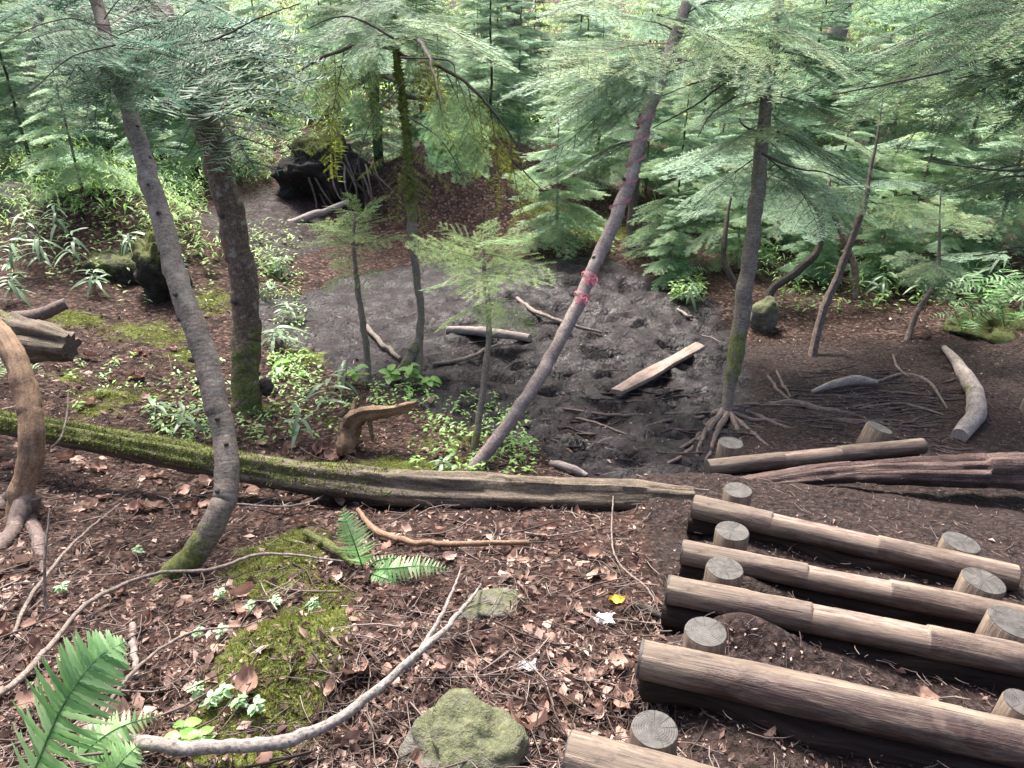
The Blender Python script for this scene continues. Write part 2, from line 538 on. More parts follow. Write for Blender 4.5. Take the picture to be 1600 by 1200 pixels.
def endgrain_mat():
    m, nt, b = new_mat("end_grain")
    uv = nt.nodes.new("ShaderNodeTexCoord").outputs["UV"]
    ln = nd(nt, "ShaderNodeVectorMath", operation='LENGTH')
    nt.links.new(uv, ln.inputs[0])
    obj = coord(nt, 'POS')
    wob = noise(nt, obj, 25.0, 3, .6)
    r = math_n(nt, 'ADD', ln.outputs["Value"], math_n(nt, 'MULTIPLY', wob, .12))
    ring = math_n(nt, 'SINE', math_n(nt, 'MULTIPLY', r, 58.0))
    c = ramp(nt, math_n(nt, 'ADD', math_n(nt, 'MULTIPLY', ring, .035), .5), [(.2, (.050, .046, .043)), (.8, (.10, .092, .084))])
    blot = ramp(nt, noise(nt, obj, 24.0, 5, .75, .9), [(.35, .3), (.5, .85), (.62, 1.2), (.8, 2.0)])
    c = mix(nt, .9, c, blot, 'MULTIPLY')
    # radial drying cracks
    sx = nd(nt, "ShaderNodeSeparateXYZ")
    nt.links.new(uv, sx.inputs[0])
    ang = math_n(nt, 'ARCTAN2', sx.outputs[1], sx.outputs[0])
    cv = nd(nt, "ShaderNodeTexNoise", noise_dimensions='1D')
    cv.inputs["Scale"].default_value = 5.0
    cv.inputs["Detail"].default_value = 3
    oi = nd(nt, "ShaderNodeObjectInfo").outputs["Random"]
    nt.links.new(math_n(nt, 'ADD', ang, math_n(nt, 'MULTIPLY', oi, 50.0)), cv.inputs["W"])
    crack = ramp(nt, cv.outputs[0], [(.64, 0.0), (.68, 1.0)])
    c = mix(nt, math_n(nt, 'MULTIPLY', crack, .8), c, (.03, .024, .02))
    setc(nt, b, c)
    b.inputs["Roughness"].default_value = .7
    bump(nt, b, math_n(nt, 'SUBTRACT', math_n(nt, 'MULTIPLY', ring, .12), crack), .6, .004)
    return m
M['endgrain'] = endgrain_mat()

def ground_mat():
    m, nt, b = new_mat("forest_floor")
    pos = coord(nt, 'POS')
    big = noise(nt, pos, 1.3, 4, .6)
    fine = noise(nt, pos, 38.0, 5, .7, .4)
    mid = noise(nt, pos, 9.0, 5, .65, .3)
    vor = nd(nt, "ShaderNodeTexVoronoi", feature='F1')
    vor.inputs["Scale"].default_value = 26
    nt.links.new(coord(nt, 'POS', (1, 1, .4)), vor.inputs["Vector"])
    vc = nd(nt, "ShaderNodeSeparateColor")
    nt.links.new(vor.outputs["Color"], vc.inputs[0])
    # needle and leaf litter
    lit = ramp(nt, math_n(nt, 'ADD', math_n(nt, 'MULTIPLY', fine, .6), math_n(nt, 'MULTIPLY', mid, .4)),
               [(.37, (.004, .002, .002)), (.48, (.022, .011, .009)), (.58, (.075, .037, .028)), (.72, (.20, .115, .085))])
    chips = ramp(nt, vc.outputs[0], [(.0, (.05, .03, .025)), (.5, (.14, .085, .07)), (.8, (.22, .14, .11)), (.97, (.33, .23, .18))])
    chipm = ramp(nt, vor.outputs["Distance"], [(.3, 1.0), (.55, 0.0)])
    lit = mix(nt, math_n(nt, 'MULTIPLY', chipm, .5), lit, chips)
    # bare dark soil of the stairs
    soil = ramp(nt, fine, [(.32, (.006, .004, .004)), (.48, (.026, .0175, .0165)), (.60, (.065, .045, .042)), (.78, (.16, .115, .105))])
    soil = mix(nt, math_n(nt, 'MULTIPLY', ramp(nt, mid, [(.4, 0.0), (.7, 1.0)]), .35), soil, (.070, .038, .030))
    # wet mud
    mud = ramp(nt, math_n(nt, 'ADD', math_n(nt, 'MULTIPLY', mid, .6), math_n(nt, 'MULTIPLY', fine, .4)),
               [(.38, (.0015, .001, .0013)), (.5, (.0095, .006, .0082)), (.64, (.034, .022, .030))])
    mossc = ramp(nt, noise(nt, pos, 70.0, 4, .7), MOSS_STOPS)
    wob = math_n(nt, 'MULTIPLY', math_n(nt, 'SUBTRACT', mid, .5), .9)
    mmud = ramp(nt, math_n(nt, 'ADD', attr(nt, "mud"), wob), [(.35, 0.0), (.65, 1.0)])
    mpath = ramp(nt, math_n(nt, 'ADD', attr(nt, "path"), wob), [(.35, 0.0), (.65, 1.0)])
    mmoss = ramp(nt, math_n(nt, 'ADD', attr(nt, "moss"), math_n(nt, 'MULTIPLY', wob, 1.2)), [(.42, 0.0), (.6, 1.0)])
    c = mix(nt, mpath, lit, soil)
    c = mix(nt, mmud, c, mud)
    c = mix(nt, mmoss, c, mossc)
    setc(nt, b, c)
    wet = ramp(nt, noise(nt, pos, 3.0, 3, .5), [(.42, .42), (.6, .65)])
    r = mix(nt, mmud, (.85, .85, .85), wet)
    nt.links.new(r, b.inputs["Roughness"])
    b.inputs["Specular IOR Level"].default_value = .2
    nt.links.new(math_n(nt, 'ADD', math_n(nt, 'MULTIPLY', math_n(nt, 'MULTIPLY', mmud, .3), ramp(nt, noise(nt, pos, 5.5, 4, .6, .6), [(.47, 0.0), (.58, 1.0)])), math_n(nt, 'MULTIPLY', mpath, .06)), b.inputs["Coat Weight"])
    b.inputs["Coat Roughness"].default_value = .16
    h = math_n(nt, 'ADD', fine, math_n(nt, 'MULTIPLY', chipm, .25))
    h = math_n(nt, 'ADD', h, math_n(nt, 'MULTIPLY', mid, .8))
    h = math_n(nt, 'ADD', h, math_n(nt, 'MULTIPLY', noise(nt, pos, 18.0, 3, .6, .5), .7))
    h = math_n(nt, 'MULTIPLY', h, math_n(nt, 'SUBTRACT', 1.0, math_n(nt, 'MULTIPLY', mmud, .55)))
    bump(nt, b, h, 1.0, .034)
    nt.links.new(b.inputs["Normal"].links[0].from_socket, b.inputs["Coat Normal"])
    return m
M['ground'] = ground_mat()

def rock_mat():
    m, nt, b = new_mat("mossy_rock")
    pos = coord(nt, 'POS')
    n1 = noise(nt, pos, 30.0, 5, .65)
    c = ramp(nt, n1, [(.3, (.05, .045, .04)), (.55, (.13, .12, .10)), (.75, (.23, .215, .185))])
    mk = ramp(nt, math_n(nt, 'ADD', attr(nt), math_n(nt, 'SUBTRACT', noise(nt, pos, 14.0, 4, .65), .5)), [(.35, 0.0), (.6, 1.0)])
    c = mix(nt, math_n(nt, 'MULTIPLY', mk, .72), c, ramp(nt, noise(nt, pos, 75.0, 4, .7), [(.25, (.03, .036, .014)), (.5, (.085, .10, .035)), (.75, (.19, .20, .09))]))
    setc(nt, b, c)
    b.inputs["Roughness"].default_value = .9
    bump(nt, b, math_n(nt, 'ADD', n1, noise(nt, pos, 120.0, 3, .7)), .8, .008)
    return m
M['rock'] = rock_mat()
M['darkrock'] = bark_mat("dark_mossy_rock", [(.25, (.006, .006, .005)), (.5, (.02, .018, .015)), (.75, (.05, .046, .04))], (20, 20, 1), .02)
M['speckled'] = bark_mat("speckled_bark", [(.25, (.16, .13, .115)), (.5, (.30, .26, .235)), (.75, (.46, .42, .39))], (60, 25, 1), .003, .8, (.035, .028, .025), .3)
M['moss'] = leaf_mat("moss", [(.2, (.04, .052, .012)), (.5, (.125, .145, .03)), (.8, (.25, .25, .07))], None, .8, .25, 20.0)
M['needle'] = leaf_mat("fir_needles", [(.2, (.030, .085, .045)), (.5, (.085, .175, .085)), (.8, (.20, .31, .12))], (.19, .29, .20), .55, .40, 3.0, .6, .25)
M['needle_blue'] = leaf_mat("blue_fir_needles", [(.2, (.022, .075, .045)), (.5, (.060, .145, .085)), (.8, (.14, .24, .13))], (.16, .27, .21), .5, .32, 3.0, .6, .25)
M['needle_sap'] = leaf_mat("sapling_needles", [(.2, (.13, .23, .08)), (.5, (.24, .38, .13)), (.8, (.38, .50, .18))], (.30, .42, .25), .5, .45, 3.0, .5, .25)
M['needle_light'] = leaf_mat("young_fir_needles", [(.2, (.09, .175, .105)), (.5, (.21, .33, .19)), (.8, (.40, .50, .25))], (.34, .46, .36), .5, .45, 2.0, .9, .25)  # greens lifted to imitate the haze over the background firs
M['needle_moss'] = leaf_mat("mossy_fir_needles", [(.2, (.045, .060, .018)), (.5, (.12, .155, .030)), (.8, (.28, .31, .06))], (.18, .22, .08), .7, .42, 4.0, .6, .2)
M['fern'] = leaf_mat("fern_frond", [(.15, (.09, .20, .07)), (.5, (.20, .36, .15)), (.85, (.40, .54, .30))], None, .45, .45, 7.0, 1.0)
M['green_leaf'] = leaf_mat("green_leaf", [(.2, (.09, .22, .05)), (.5, (.18, .36, .07)), (.8, (.30, .48, .12))], None, .42, .35, 8.0, .6)
M['pale_leaf'] = leaf_mat("seedling_leaf", [(.2, (.13, .25, .11)), (.5, (.23, .38, .19)), (.8, (.36, .50, .29))], None, .45, .25, 8.0, .6)
M['sasa'] = leaf_mat("bamboo_grass_leaf", [(.2, (.07, .14, .07)), (.5, (.15, .24, .13)), (.8, (.30, .40, .26))], (.2, .28, .2), .4, .3, 5.0, .8)
M['under'] = leaf_mat("undergrowth_leaf", [(.15, (.05, .11, .03)), (.42, (.16, .29, .085)), (.65, (.32, .47, .17)), (.88, (.52, .62, .34))], None, .5, .48, 1.6, .5, .35)  # pale greens carry the haze and brighter light of the open wood
M['litter'] = leaf_mat("brown_leaf", [(.1, (.10, .05, .04)), (.4, (.25, .15, .115)), (.65, (.38, .25, .20)), (.9, (.50, .37, .31))], None, .7, .1, 14.0, 1.1, .3)
M['fragment'] = leaf_mat("leaf_fragment", [(.1, (.012, .006, .005)), (.38, (.060, .032, .026)), (.6, (.20, .125, .10)), (.85, (.50, .385, .33))], None, .75, .05, 5.0, 0, .3)
M['twig'] = leaf_mat("twig_wood", [(.2, (.035, .024, .020)), (.5, (.11, .08, .068)), (.85, (.33, .27, .24))], None, .85, 0, 3.0, .3, .3)
M['yellow'] = leaf_mat("yellow_leaf", [(.3, (.55, .34, .02)), (.7, (.72, .50, .05))], None, .5, .2, 20.0, 0)
M['tissue'] = leaf_mat("white_tissue", [(.3, (.70, .69, .68)), (.7, (.82, .82, .81))], None, .9, .2, 20.0, 0)
M['tape'] = leaf_mat("pink_tape", [(.3, (.42, .12, .17)), (.7, (.55, .23, .28))], None, .4, .2, 12.0, 0)
M['faded_tape'] = leaf_mat("faded_pink_tape", [(.3, (.30, .13, .17)), (.7, (.46, .24, .29))], None, .5, .2, 12.0, 0)
M['plank'] = bark_mat("plank_wood", [(.25, (.17, .115, .095)), (.5, (.36, .26, .22)), (.75, (.50, .39, .34))], (50, 4, 1), .006)

# ------------------------------------------------------------------ ground: one graded sheet
def graded(lo, a, b, hi, st, g=1.13):
    mid = list(np.arange(a, b, st))
    r, s = [mid[-1] + st], st
    while r[-1] < hi: s *= g; r.append(r[-1] + s)
    l, s = [mid[0] - st], st
    while l[-1] > lo: s *= g; l.append(l[-1] - s)
    return np.array(l[::-1] + mid + r)
MOSS_SPOTS = []       # world x, y, rx, ry, strength
for px, py, rx, ry, w in ((430, 1010, 110, 90, 1.2), (440, 862, 90, 40, 1.0), (505, 930, 40, 40, .7), (230, 520, 110, 30, .62), (190, 615, 90, 35, .6), (330, 470, 60, 40, .6),
                          (120, 500, 60, 20, .7), (300, 560, 70, 22, .6), (150, 640, 70, 20, .6), (420, 640, 50, 16, .55), (520, 660, 50, 18, .5), (600, 735, 200, 25, .8), (700, 690, 110, 40, .5), (380, 690, 80, 30, .35), (100, 590, 50, 20, .6), (470, 560, 60, 25, .7),
                          (430, 1080, 90, 40, .8), (940, 360, 60, 30, .8), (860, 330, 60, 20, .7)):
    c = G(px, py)
    d = GD(px, py)
    MOSS_SPOTS.append((c[0], c[1], rx * d / F, abs(G(px, py - ry)[1] - c[1]) + .02, w))
def moss_mask(x, y):
    m = 0 * x
    for cx, cy, rx, ry, w in MOSS_SPOTS:
        m = np.maximum(m, w * np.exp(-(((x - cx) / rx) ** 2 + ((y - cy) / ry) ** 2)))
    return m
gx = graded(-150, -3.3, 4.2, 150, .03)
gy1 = graded(-40, .5, 6.5, 6.6, .03)
gy = [v for v in gy1 if v < 6.5]
s = .03
while gy[-1] < 220:
    s *= 1.02 if gy[-1] < 14 else 1.12
    gy.append(gy[-1] + s)
gy = np.array(gy)
X, Y = np.meshgrid(gx, gy)
Z = H_full(X, Y)
idx = np.arange(X.size).reshape(X.shape)
gf = np.stack([idx[:-1, :-1], idx[:-1, 1:], idx[1:, 1:], idx[1:, :-1]], -1).reshape(-1, 4)
g_mb = MB().add(np.stack([X, Y, Z], -1), gf)
ground = build(g_mb, "ground", M['ground'])
for nm, arr in (("mud", mud_mask(X, Y)), ("path", path_mask(X, Y)), ("moss", moss_mask(X, Y))):
    a = ground.data.attributes.new(nm, 'FLOAT', 'POINT')
    a.data.foreach_set("value", np.ascontiguousarray(arr.ravel(), float))
ground["kind"] = "structure"
ground["label"] = "sloping forest floor with dark mud and leaf litter"

# ------------------------------------------------------------------ stair logs and stakes
def log_rfn(notches, seed):
    def f(t, th, L):
        r = 1 + .03 * np.sin(L * 5 + seed) + .07 * fbm(np.stack([np.cos(th) * 1.5, np.sin(th) * 1.5, L * 4 + seed], -1), 3)
        for a, b_, depth in notches:
            top = np.cos(th + .25)
            inn = ((t > a) & (t < b_))
            cut = np.where(top > .15, (1 - depth) / np.maximum(top, .6), 1.0)
            r = np.where(inn & (top > .15), np.minimum(r, np.maximum(cut, 1 - depth)), r)
        return r
    return f
LOGINFO = {
    'E': ([], 'log step cut off by the bottom edge of the picture', .80, .84),
    'D': ([], 'thick log step with a long dark stain, nearest whole one to the viewer', .82, .86),
    'C': ([(.36, .63, .28)], 'log step with dark soil heaped over it near its cut end', .78, .76),
    'B': ([(.34, .55, .3)], 'log step behind the soil-heaped one, third above the bottom step', .76, .74),
    'A': ([(.265, .60, .27)], 'full length log step touching the end of the mossy fallen log', .86, .84),
    'O': ([(.34, .6, .22)], 'short log step tilted the other way beyond the cracked weathered log', .90, .86),
}
for k, (notch, lab, r0, r1) in LOGINFO.items():
    a, b = LOG[k]
    n = 120
    t = np.linspace(0, 1, n)
    # doubled samples at the saw cuts so that the steps stay sharp
    for (q0, q1, _) in notch:
        t = np.sort(np.concatenate([t, [q0 - .0005, q0 + .0005, q1 - .0005, q1 + .0005]]))
    pts = a[None] + (b - a)[None] * t[:, None]
    rad = R_LOG * (r0 + (r1 - r0) * t) * (.9 if k == 'O' else 1)
    mb = MB()
    nt_ = list(notch)
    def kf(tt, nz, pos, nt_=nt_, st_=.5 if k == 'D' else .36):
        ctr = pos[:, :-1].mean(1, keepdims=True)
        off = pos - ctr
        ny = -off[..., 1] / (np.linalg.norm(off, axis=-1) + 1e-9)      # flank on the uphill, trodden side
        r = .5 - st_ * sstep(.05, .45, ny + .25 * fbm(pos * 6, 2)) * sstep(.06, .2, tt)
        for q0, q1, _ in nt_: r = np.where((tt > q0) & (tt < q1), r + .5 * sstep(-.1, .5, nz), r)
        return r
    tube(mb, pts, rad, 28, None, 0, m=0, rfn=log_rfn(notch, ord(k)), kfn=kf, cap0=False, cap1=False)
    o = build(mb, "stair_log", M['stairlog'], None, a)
    tag(o, lab, "log", "log steps of the trail stairs")
    ax = (b - a) / np.linalg.norm(b - a)
    for e, s_ in ((a, -1), (b, 1)):
        mb = MB()
        rr = R_LOG * (r0 if s_ < 0 else r1) * (.9 if k == 'O' else 1)
        tube(mb, np.array([e - ax * s_ * .004, e + ax * s_ * .003]), rr * .985, 28, None, .02, capm=0)
        build(mb, "cut_end", M['endgrain'], o, None)
    # lower log under it, its dark matt colour standing in for the shaded gap
    lo = np.array([.006, .014, -.100])
    mb = MB()
    ext = -.02 if k in 'AO' else .0
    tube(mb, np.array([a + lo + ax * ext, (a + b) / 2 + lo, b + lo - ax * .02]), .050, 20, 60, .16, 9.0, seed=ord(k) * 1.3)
    o2 = build(mb, "lower_log", M['shadelog'], None, a + lo)
    tag(o2, {'E': 'wet log painted shade-dark under the bottom log step', 'D': 'wet log painted shade-dark beneath the thick stained log step',
             'C': 'wet log painted shade-dark beneath the soil-heaped log step', 'B': 'wet log painted shade-dark beneath the third log step',
             'A': 'wet log painted shade-dark beneath the full length log step', 'O': 'wet log painted shade-dark under the short tilted log step'}[k], "log", "lower logs of the trail stairs")

STAKES = [  # top centre px, width px, log key, label, lean
    (1023, 1140, 76, 'E', 'stake with grey cut top, standing alone closest to the bottom edge', (0, 0)),
    (1102, 987, 66, 'D', 'stake with pale cracked top beside the thick stained log step', (0, 0)),
    (1132, 888, 58, 'C', 'stake sunk in soil beside the soil-heaped log step', (.02, 0)),
    (1144, 830, 51, 'B', 'round stake between the third step and the full length step', (0, 0)),
    (1153, 766, 44, 'A', 'low stake where weathered log and full length log step meet', (0, 0)),
    (1142, 692, 38, 'O', 'stake beside the tree roots behind the short tilted step', (.04, 0)),
    (1502, 848, 56, 'A', 'stake behind the far end of the full length log step', (.12, 0)),
    (1537, 908, 64, 'B', 'stake leaning by the end of the full length log step', (.12, 0)),
    (1584, 972, 78, 'C', 'stake cut by the picture edge behind the soil-heaped step', (.12, 0)),
    (1600, 1100, 60, 'D', 'dark stake half out of frame behind the thick stained step', (.12, 0)),
    (1374, 668, 40, 'O', 'tilted stake at the free end of the short tilted step', (.3, .05)),
]
for px, py, w, k, lab, lean in STAKES:
    a, b = LOG[k]
    t = np.clip(((px - STAIR[k][0][0]) / (STAIR[k][2][0] - STAIR[k][0][0])), 0, 1)
    d0 = float((a - CAM) @ np.array([0, CP, -SP]))
    d1 = float((b - CAM) @ np.array([0, CP, -SP]))
    d = d0 + (d1 - d0) * t + .085
    top = P(px, py, d)
    r = w / 2 * d / F
    ln = np.array([lean[0], lean[1] + .02, 1.0])
    ln /= np.linalg.norm(ln)
    mb = MB()
    tube(mb, np.array([top - ln * .42, top - ln * .2, top - ln * .004, top]), [r * 1.02, r, r, r * .955], 26, None, .09, 7.0, seed=px, cap0=False, cap1=False, kfn=lambda t, nz, p: .5 - .45 * (1 - sstep(.55, .95, t)))
    o = build(mb, "wooden_stake", M['stairlog'], None, top - ln * .42)
    tag(o, lab, "stake", "stakes holding the log steps")
    mb = MB()
    tube(mb, np.array([top - ln * .006, top + ln * .002]), r * .962, 26, None, .09, 7.0, seed=px, capm=0)
    build(mb, "cut_top", M['endgrain'], o, np.array([0, 0, 0]))
    o.children[0].data.transform(Matrix.Translation(-Vector(top - ln * .42)))

# ------------------------------------------------------------------ fallen logs
def fallen(name, pts, rad, mat, label, cat, seg=20, n=80, rough=.12, rscale=5.0, kfn=None, rfn=None, seed=0., capm=None, group=None):
    mb = MB()
    pts = np.asarray(pts, float)
    tube(mb, pts, rad, seg, n, rough, rscale, kfn=kfn, rfn=rfn, seed=seed, wander=1.1 if np.max(rad) < .03 else (.22 if np.max(rad) > .07 else .5))
    o = build(mb, name, mat, None, pts[0])
    tag(o, label, cat, group)
    return o
def pd(px, py, drop):  # point at pixel with a given height
    return P(px, py, (CAM[2] - drop) / ray_k(py))
ml = np.array([pd(-90, 643, .80), pd(0, 662, .77), pd(250, 705, .68), pd(450, 742, .60), pd(650, 764, .57), pd(850, 775, .53), pd(1000, 777, .54), pd(1084, 778, .55)])
def ridge_fn(amp, nr, seed):
    def f(t, th, L):
        return 1 + amp * fbm(np.stack([np.cos(th) * nr, np.sin(th) * nr, L * .7 + seed], -1), 4) * sstep(0, .5, t + .25)
    return f
mossy_log = fallen("mossy_fallen_log", ml, [.052, .054, .062, .075, .088, .084, .072, .052], M['mossy_wood'],
    "long fallen log under green moss, splintering towards the stairs", "log", 36, 200, .10, 6.0,
    kfn=lambda t, nz, p: np.clip(1.15 - t * 1.25, 0, 1) * sstep(-.6, .4, nz) * .92, rfn=ridge_fn(.55, 3.2, 3.), seed=2.)
wl = np.array([pd(1128, 762, .42), pd(1200, 752, .43), pd(1320, 738, .44), pd(1450, 735, .45), pd(1600, 736, .47), pd(1800, 738, .5)])
weathered = fallen("weathered_log", wl, [.026, .042, .052, .068, .085, .09], M['rotten'],
    "cracked reddish brown weathered log lying across the bare path soil", "log", 32, 140, .10, 7.0, rfn=ridge_fn(.7, 4., 9.), seed=5.)
bl0 = P(-60, 490, 4.4)
broken = fallen("broken_mossy_log", [P(-90, 485, 4.45), P(0, 520, 4.25), P(60, 530, 4.1), P(112, 540, 4.0)], [.10, .11, .10, .06], M['mossy_wood'],
    "splintered log end with moss behind the bent peeled stem", "log", 30, 90, .2, 7.0, kfn=lambda t, nz, p: sstep(.2, .8, nz) * (1.0 - t) * .9, rfn=ridge_fn(.9, 3.5, 4.), seed=8.)
fallen("broken_stub", [P(20, 500, 4.5), P(60, 492, 4.55), P(104, 474, 4.6)], [.05, .04, .035], M['root'],
    "short broken stub pointing up behind the splintered log", "stub", 14, 30, .15, 8.0, seed=4.)

# slope log covered with moss on the mound, and a bleached root on the soil
fallen("mossy_mound_log", [P(690, 232, 10.3), P(780, 290, 10.2), P(860, 335, 10.0), P(950, 385, 9.6)], [.10, .11, .10, .07], M['mossy_wood'],
    "mossy log sloping down the earth mound behind the mud", "log", 18, 60, .25, 5.0, kfn=lambda t, nz, p: sstep(-.5, .3, nz) * .95, seed=12.)
drift = fallen("bleached_root", gpath([(1474, 548, .03), (1496, 580, .05), (1518, 620, .07), (1522, 655, .06), (1497, 686, .02)]), [.022, .045, .062, .06, .05], M['drift'],
    "thick curved pale root with a moss streak, lying beside the stairs", "root", 18, 60, .16, 7.0, kfn=lambda t, nz, p: np.exp(-((t - .45) / .16) ** 2) * .62 * (p[..., 0] < p[..., 0].mean()), seed=1.)
fallen("bleached_root_chunk", gpath([(1268, 614, .01), (1300, 608, .04), (1340, 603, .05), (1368, 603, .03)]), [.012, .032, .038, .02], M['drift'],
    "spindle shaped pale wood chunk lying among surface roots", "wood chunk", 14, 40, .15, 7.0, seed=6.)
fallen("mud_log", gpath([(697, 520, .03), (760, 527, .05), (828, 535, .04)]), [.035, .042, .035], M['drift'],
    "short pale log lying in the mud", "log", 14, 40, .12, 7., seed=3.)
fallen("mud_branch", gpath([(676, 572, .02), (720, 568, .03), (760, 552, .04), (785, 543, .04)]), [.014, .018, .015, .010], M['stick'],
    "thin bowed branch in the mud below the short pale log", "branch", 8, 40, .1, seed=4.)
fallen("mud_branch", gpath([(573, 514, .03), (595, 538, .03), (626, 566, .03)]), [.022, .024, .016], M['stick'],
    "straight pale branch on the smooth mud beside the slim sapling", "branch", 8, 40, .1, seed=5.)
fallen("mud_branch", gpath([(808, 470, .03), (835, 492, .04), (880, 510, .04), (940, 524, .03)]), [.018, .02, .018, .012], M['stick'],
    "curved pale branch running behind the leaning taped trunk", "branch", 8, 40, .1, seed=6.)
fallen("mud_branch", gpath([(860, 728, .02), (885, 738, .03), (915, 748, .02)]), [.022, .026, .018], M['drift'],
    "stubby pale stick in mud just above the mossy fallen log", "branch", 8, 30, .15, seed=7.)
fallen("mud_branch", gpath([(1058, 486, .02), (1075, 498, .03), (1090, 500, .02)]), [.012, .015, .010], M['stick'],
    "small stick at the rim of the churned mud", "branch", 8, 30, .15, seed=8.)

# plank
pa, pb = G(962, 622), G(1092, 552)
pa[2] += .05
pb[2] += .07
ax = (pb - pa) / np.linalg.norm(pb - pa)
side = np.cross(ax, [0, 0, 1.0])
side /= np.linalg.norm(side)
nz_ = np.cross(side, ax)
mb = MB()
n = 40
ts = np.linspace(0, 1, n)
sec = [(-.056, .0), (-.052, .016), (-.025, .021), (.025, .021), (.052, .016), (.056, 0), (.052, -.018), (-.052, -.018)]
V = []
for t in ts:
    c = pa + (pb - pa) * t
    for (u, w) in sec:
        V.append(c + side * u * (1 - .12 * abs(2 * t - 1) ** 6) + nz_ * (w + .006 * math.sin(t * 9 + u * 30)))
V = np.array(V)
V += .004 * np.stack([fbm(V * 14 + q, 2) for q in (0, 9, 18)], -1)
ns = len(sec)
fi = [[i * ns + j, i * ns + (j + 1) % ns, (i + 1) * ns + (j + 1) % ns, (i + 1) * ns + j] for i in range(n - 1) for j in range(ns)]
uvp = np.stack([np.tile(np.linspace(0, .4, ns), n), np.repeat(ts, ns)], -1)
mb.add(V, np.array(fi)[:, ::-1], 0, uvp)
mb.add(V[:ns], [list(range(ns))])
mb.add(V[-ns:], [list(range(ns))[::-1]])
o = build(mb, "plank", M['plank'], None, pa, smooth=False)
tag(o, "short muddy plank lying slantwise on the churned mud", "plank")

# ------------------------------------------------------------------ rocks and moss
def blob(c, r, seed, amp=.25, fs=1.5, n=28, sq=1.0):
    th = np.linspace(0, 2 * math.pi, n * 2 + 1)
    ph = np.linspace(0, math.pi, n)
    T_, P_ = np.meshgrid(th, ph)
    d = np.stack([np.sin(P_) * np.cos(T_), np.sin(P_) * np.sin(T_), np.cos(P_)], -1)
    if sq != 1.0: d = np.sign(d) * np.abs(d) ** sq
    w = fbm(d * fs + seed, 4)
    w[:, -1] = w[:, 0]
    v = np.array(c) + d * np.array(r) * (1 + amp * w)[..., None]
    idx = np.arange(v.shape[0] * v.shape[1]).reshape(v.shape[:2])
    f = np.stack([idx[:-1, :-1], idx[1:, :-1], idx[1:, 1:], idx[:-1, 1:]], -1).reshape(-1, 4)
    uv = np.stack([T_ * r[0], P_ * r[2]], -1).reshape(-1, 2)
    return v.reshape(-1, 3), f, d[..., 2].ravel(), uv
def rock(name, c, r, seed, label, cat="rock", moss=1.0, mat='rock', amp=.35, fs=1.4):
    v, f, nz, uv = blob(c, r, seed, amp, fs)
    mb = MB().add(v, f, 0, uv, sstep(-.1, .75, nz) * moss)
    o = build(mb, name, M[mat], None, c)
    tag(o, label, cat)
    return o
c = G(728, 1195)
rock("mossy_rock", c + [0, .04, .0], (.135, .11, .085), 14.2, "rounded rock with green moss at the bottom edge of the picture", moss=.62, amp=.75, fs=1.1)
c = G(775, 955)
rock("buried_rock", c + [0, .03, -.03], (.13, .09, .06), 9.1, "flat half buried rock with thin moss in the litter below the fern", moss=.5)
rock("mossy_boulder", P(175, 430, 7.0) + [0, .35, -.14], (.5, .34, .26), 2.4, "mossy boulder with a black hollow under it behind bamboo grass", "boulder", .55, 'darkrock', amp=.7, fs=2.)
rock("hollow_boulder", P(250, 425, 6.9), (.20, .22, .38), 6.4, "upright yellowish mossy boulder beside the first curved fir trunk", "boulder", .8, 'darkrock', amp=.7, fs=2.)
rock("mossy_boulder", P(1585, 545, 6.6) + [.25, .35, -.08], (.62, .4, .24), 7.7, "mossy boulder coloured as the dark shade under the fern bank at the trail bend", "boulder", .9, 'darkrock', amp=.6, fs=3.2)  # near-black colour stands in for the shade under the bank overhang
rock("mossy_stump", G(1192, 512) + [0, 0, .12], (.13, .13, .17), 5.6, "dark low stump with moss behind the rooted fir", "stump", .8)
rock("dark_boulder", P(15, 335, 8.2), (.5, .35, .3), 3.9, "black shaded boulder under the low fir boughs", "boulder", .3)

# upturned root mass
rm = P(505, 285, 10.2)
v, f, nz, uv = blob(rm, (.56, .42, .50), 3.3, .5, 2.0, 40, .75)
sel = np.exp(-(((v[:, 0] - (rm[0] - .12)) / .26) ** 2 + ((v[:, 2] - (rm[2] - .12)) / .28) ** 2)) * (v[:, 1] < rm[1])
v[:, 1] += sel * .42
v[:, 2] += .05 * fbm(v * 6, 3)
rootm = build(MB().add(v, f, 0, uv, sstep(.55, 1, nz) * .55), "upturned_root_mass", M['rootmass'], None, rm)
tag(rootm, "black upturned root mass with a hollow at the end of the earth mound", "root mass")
for i in range(26):
    a0 = rm + [rs.uniform(-.1, .8), -.36 + rs.uniform(-.05, .1), rs.uniform(-.1, .42)]
    a2 = a0 + [rs.uniform(.0, .55), rs.uniform(-.35, -.05), -rs.uniform(.35, .7)]
    a1 = (a0 + a2) / 2 + rs.uniform(-.08, .08, 3)
    mb = MB()
    tube(mb, [a0, a1, a2], [.016, .013, .006], 6, 14, .2)
    build(mb, "root", M['dark_bark'] if i % 4 else M['root'], rootm, np.zeros(3)).data.transform(Matrix.Translation(-Vector(rm)))
fallen("mound_log", [P(395, 352, 9.6), P(450, 350, 9.5), P(545, 315, 9.7)], [.05, .06, .03], M['drift'], "grey broken log lying at the foot of the root mass", "log", 12, 30, .2, seed=3.)

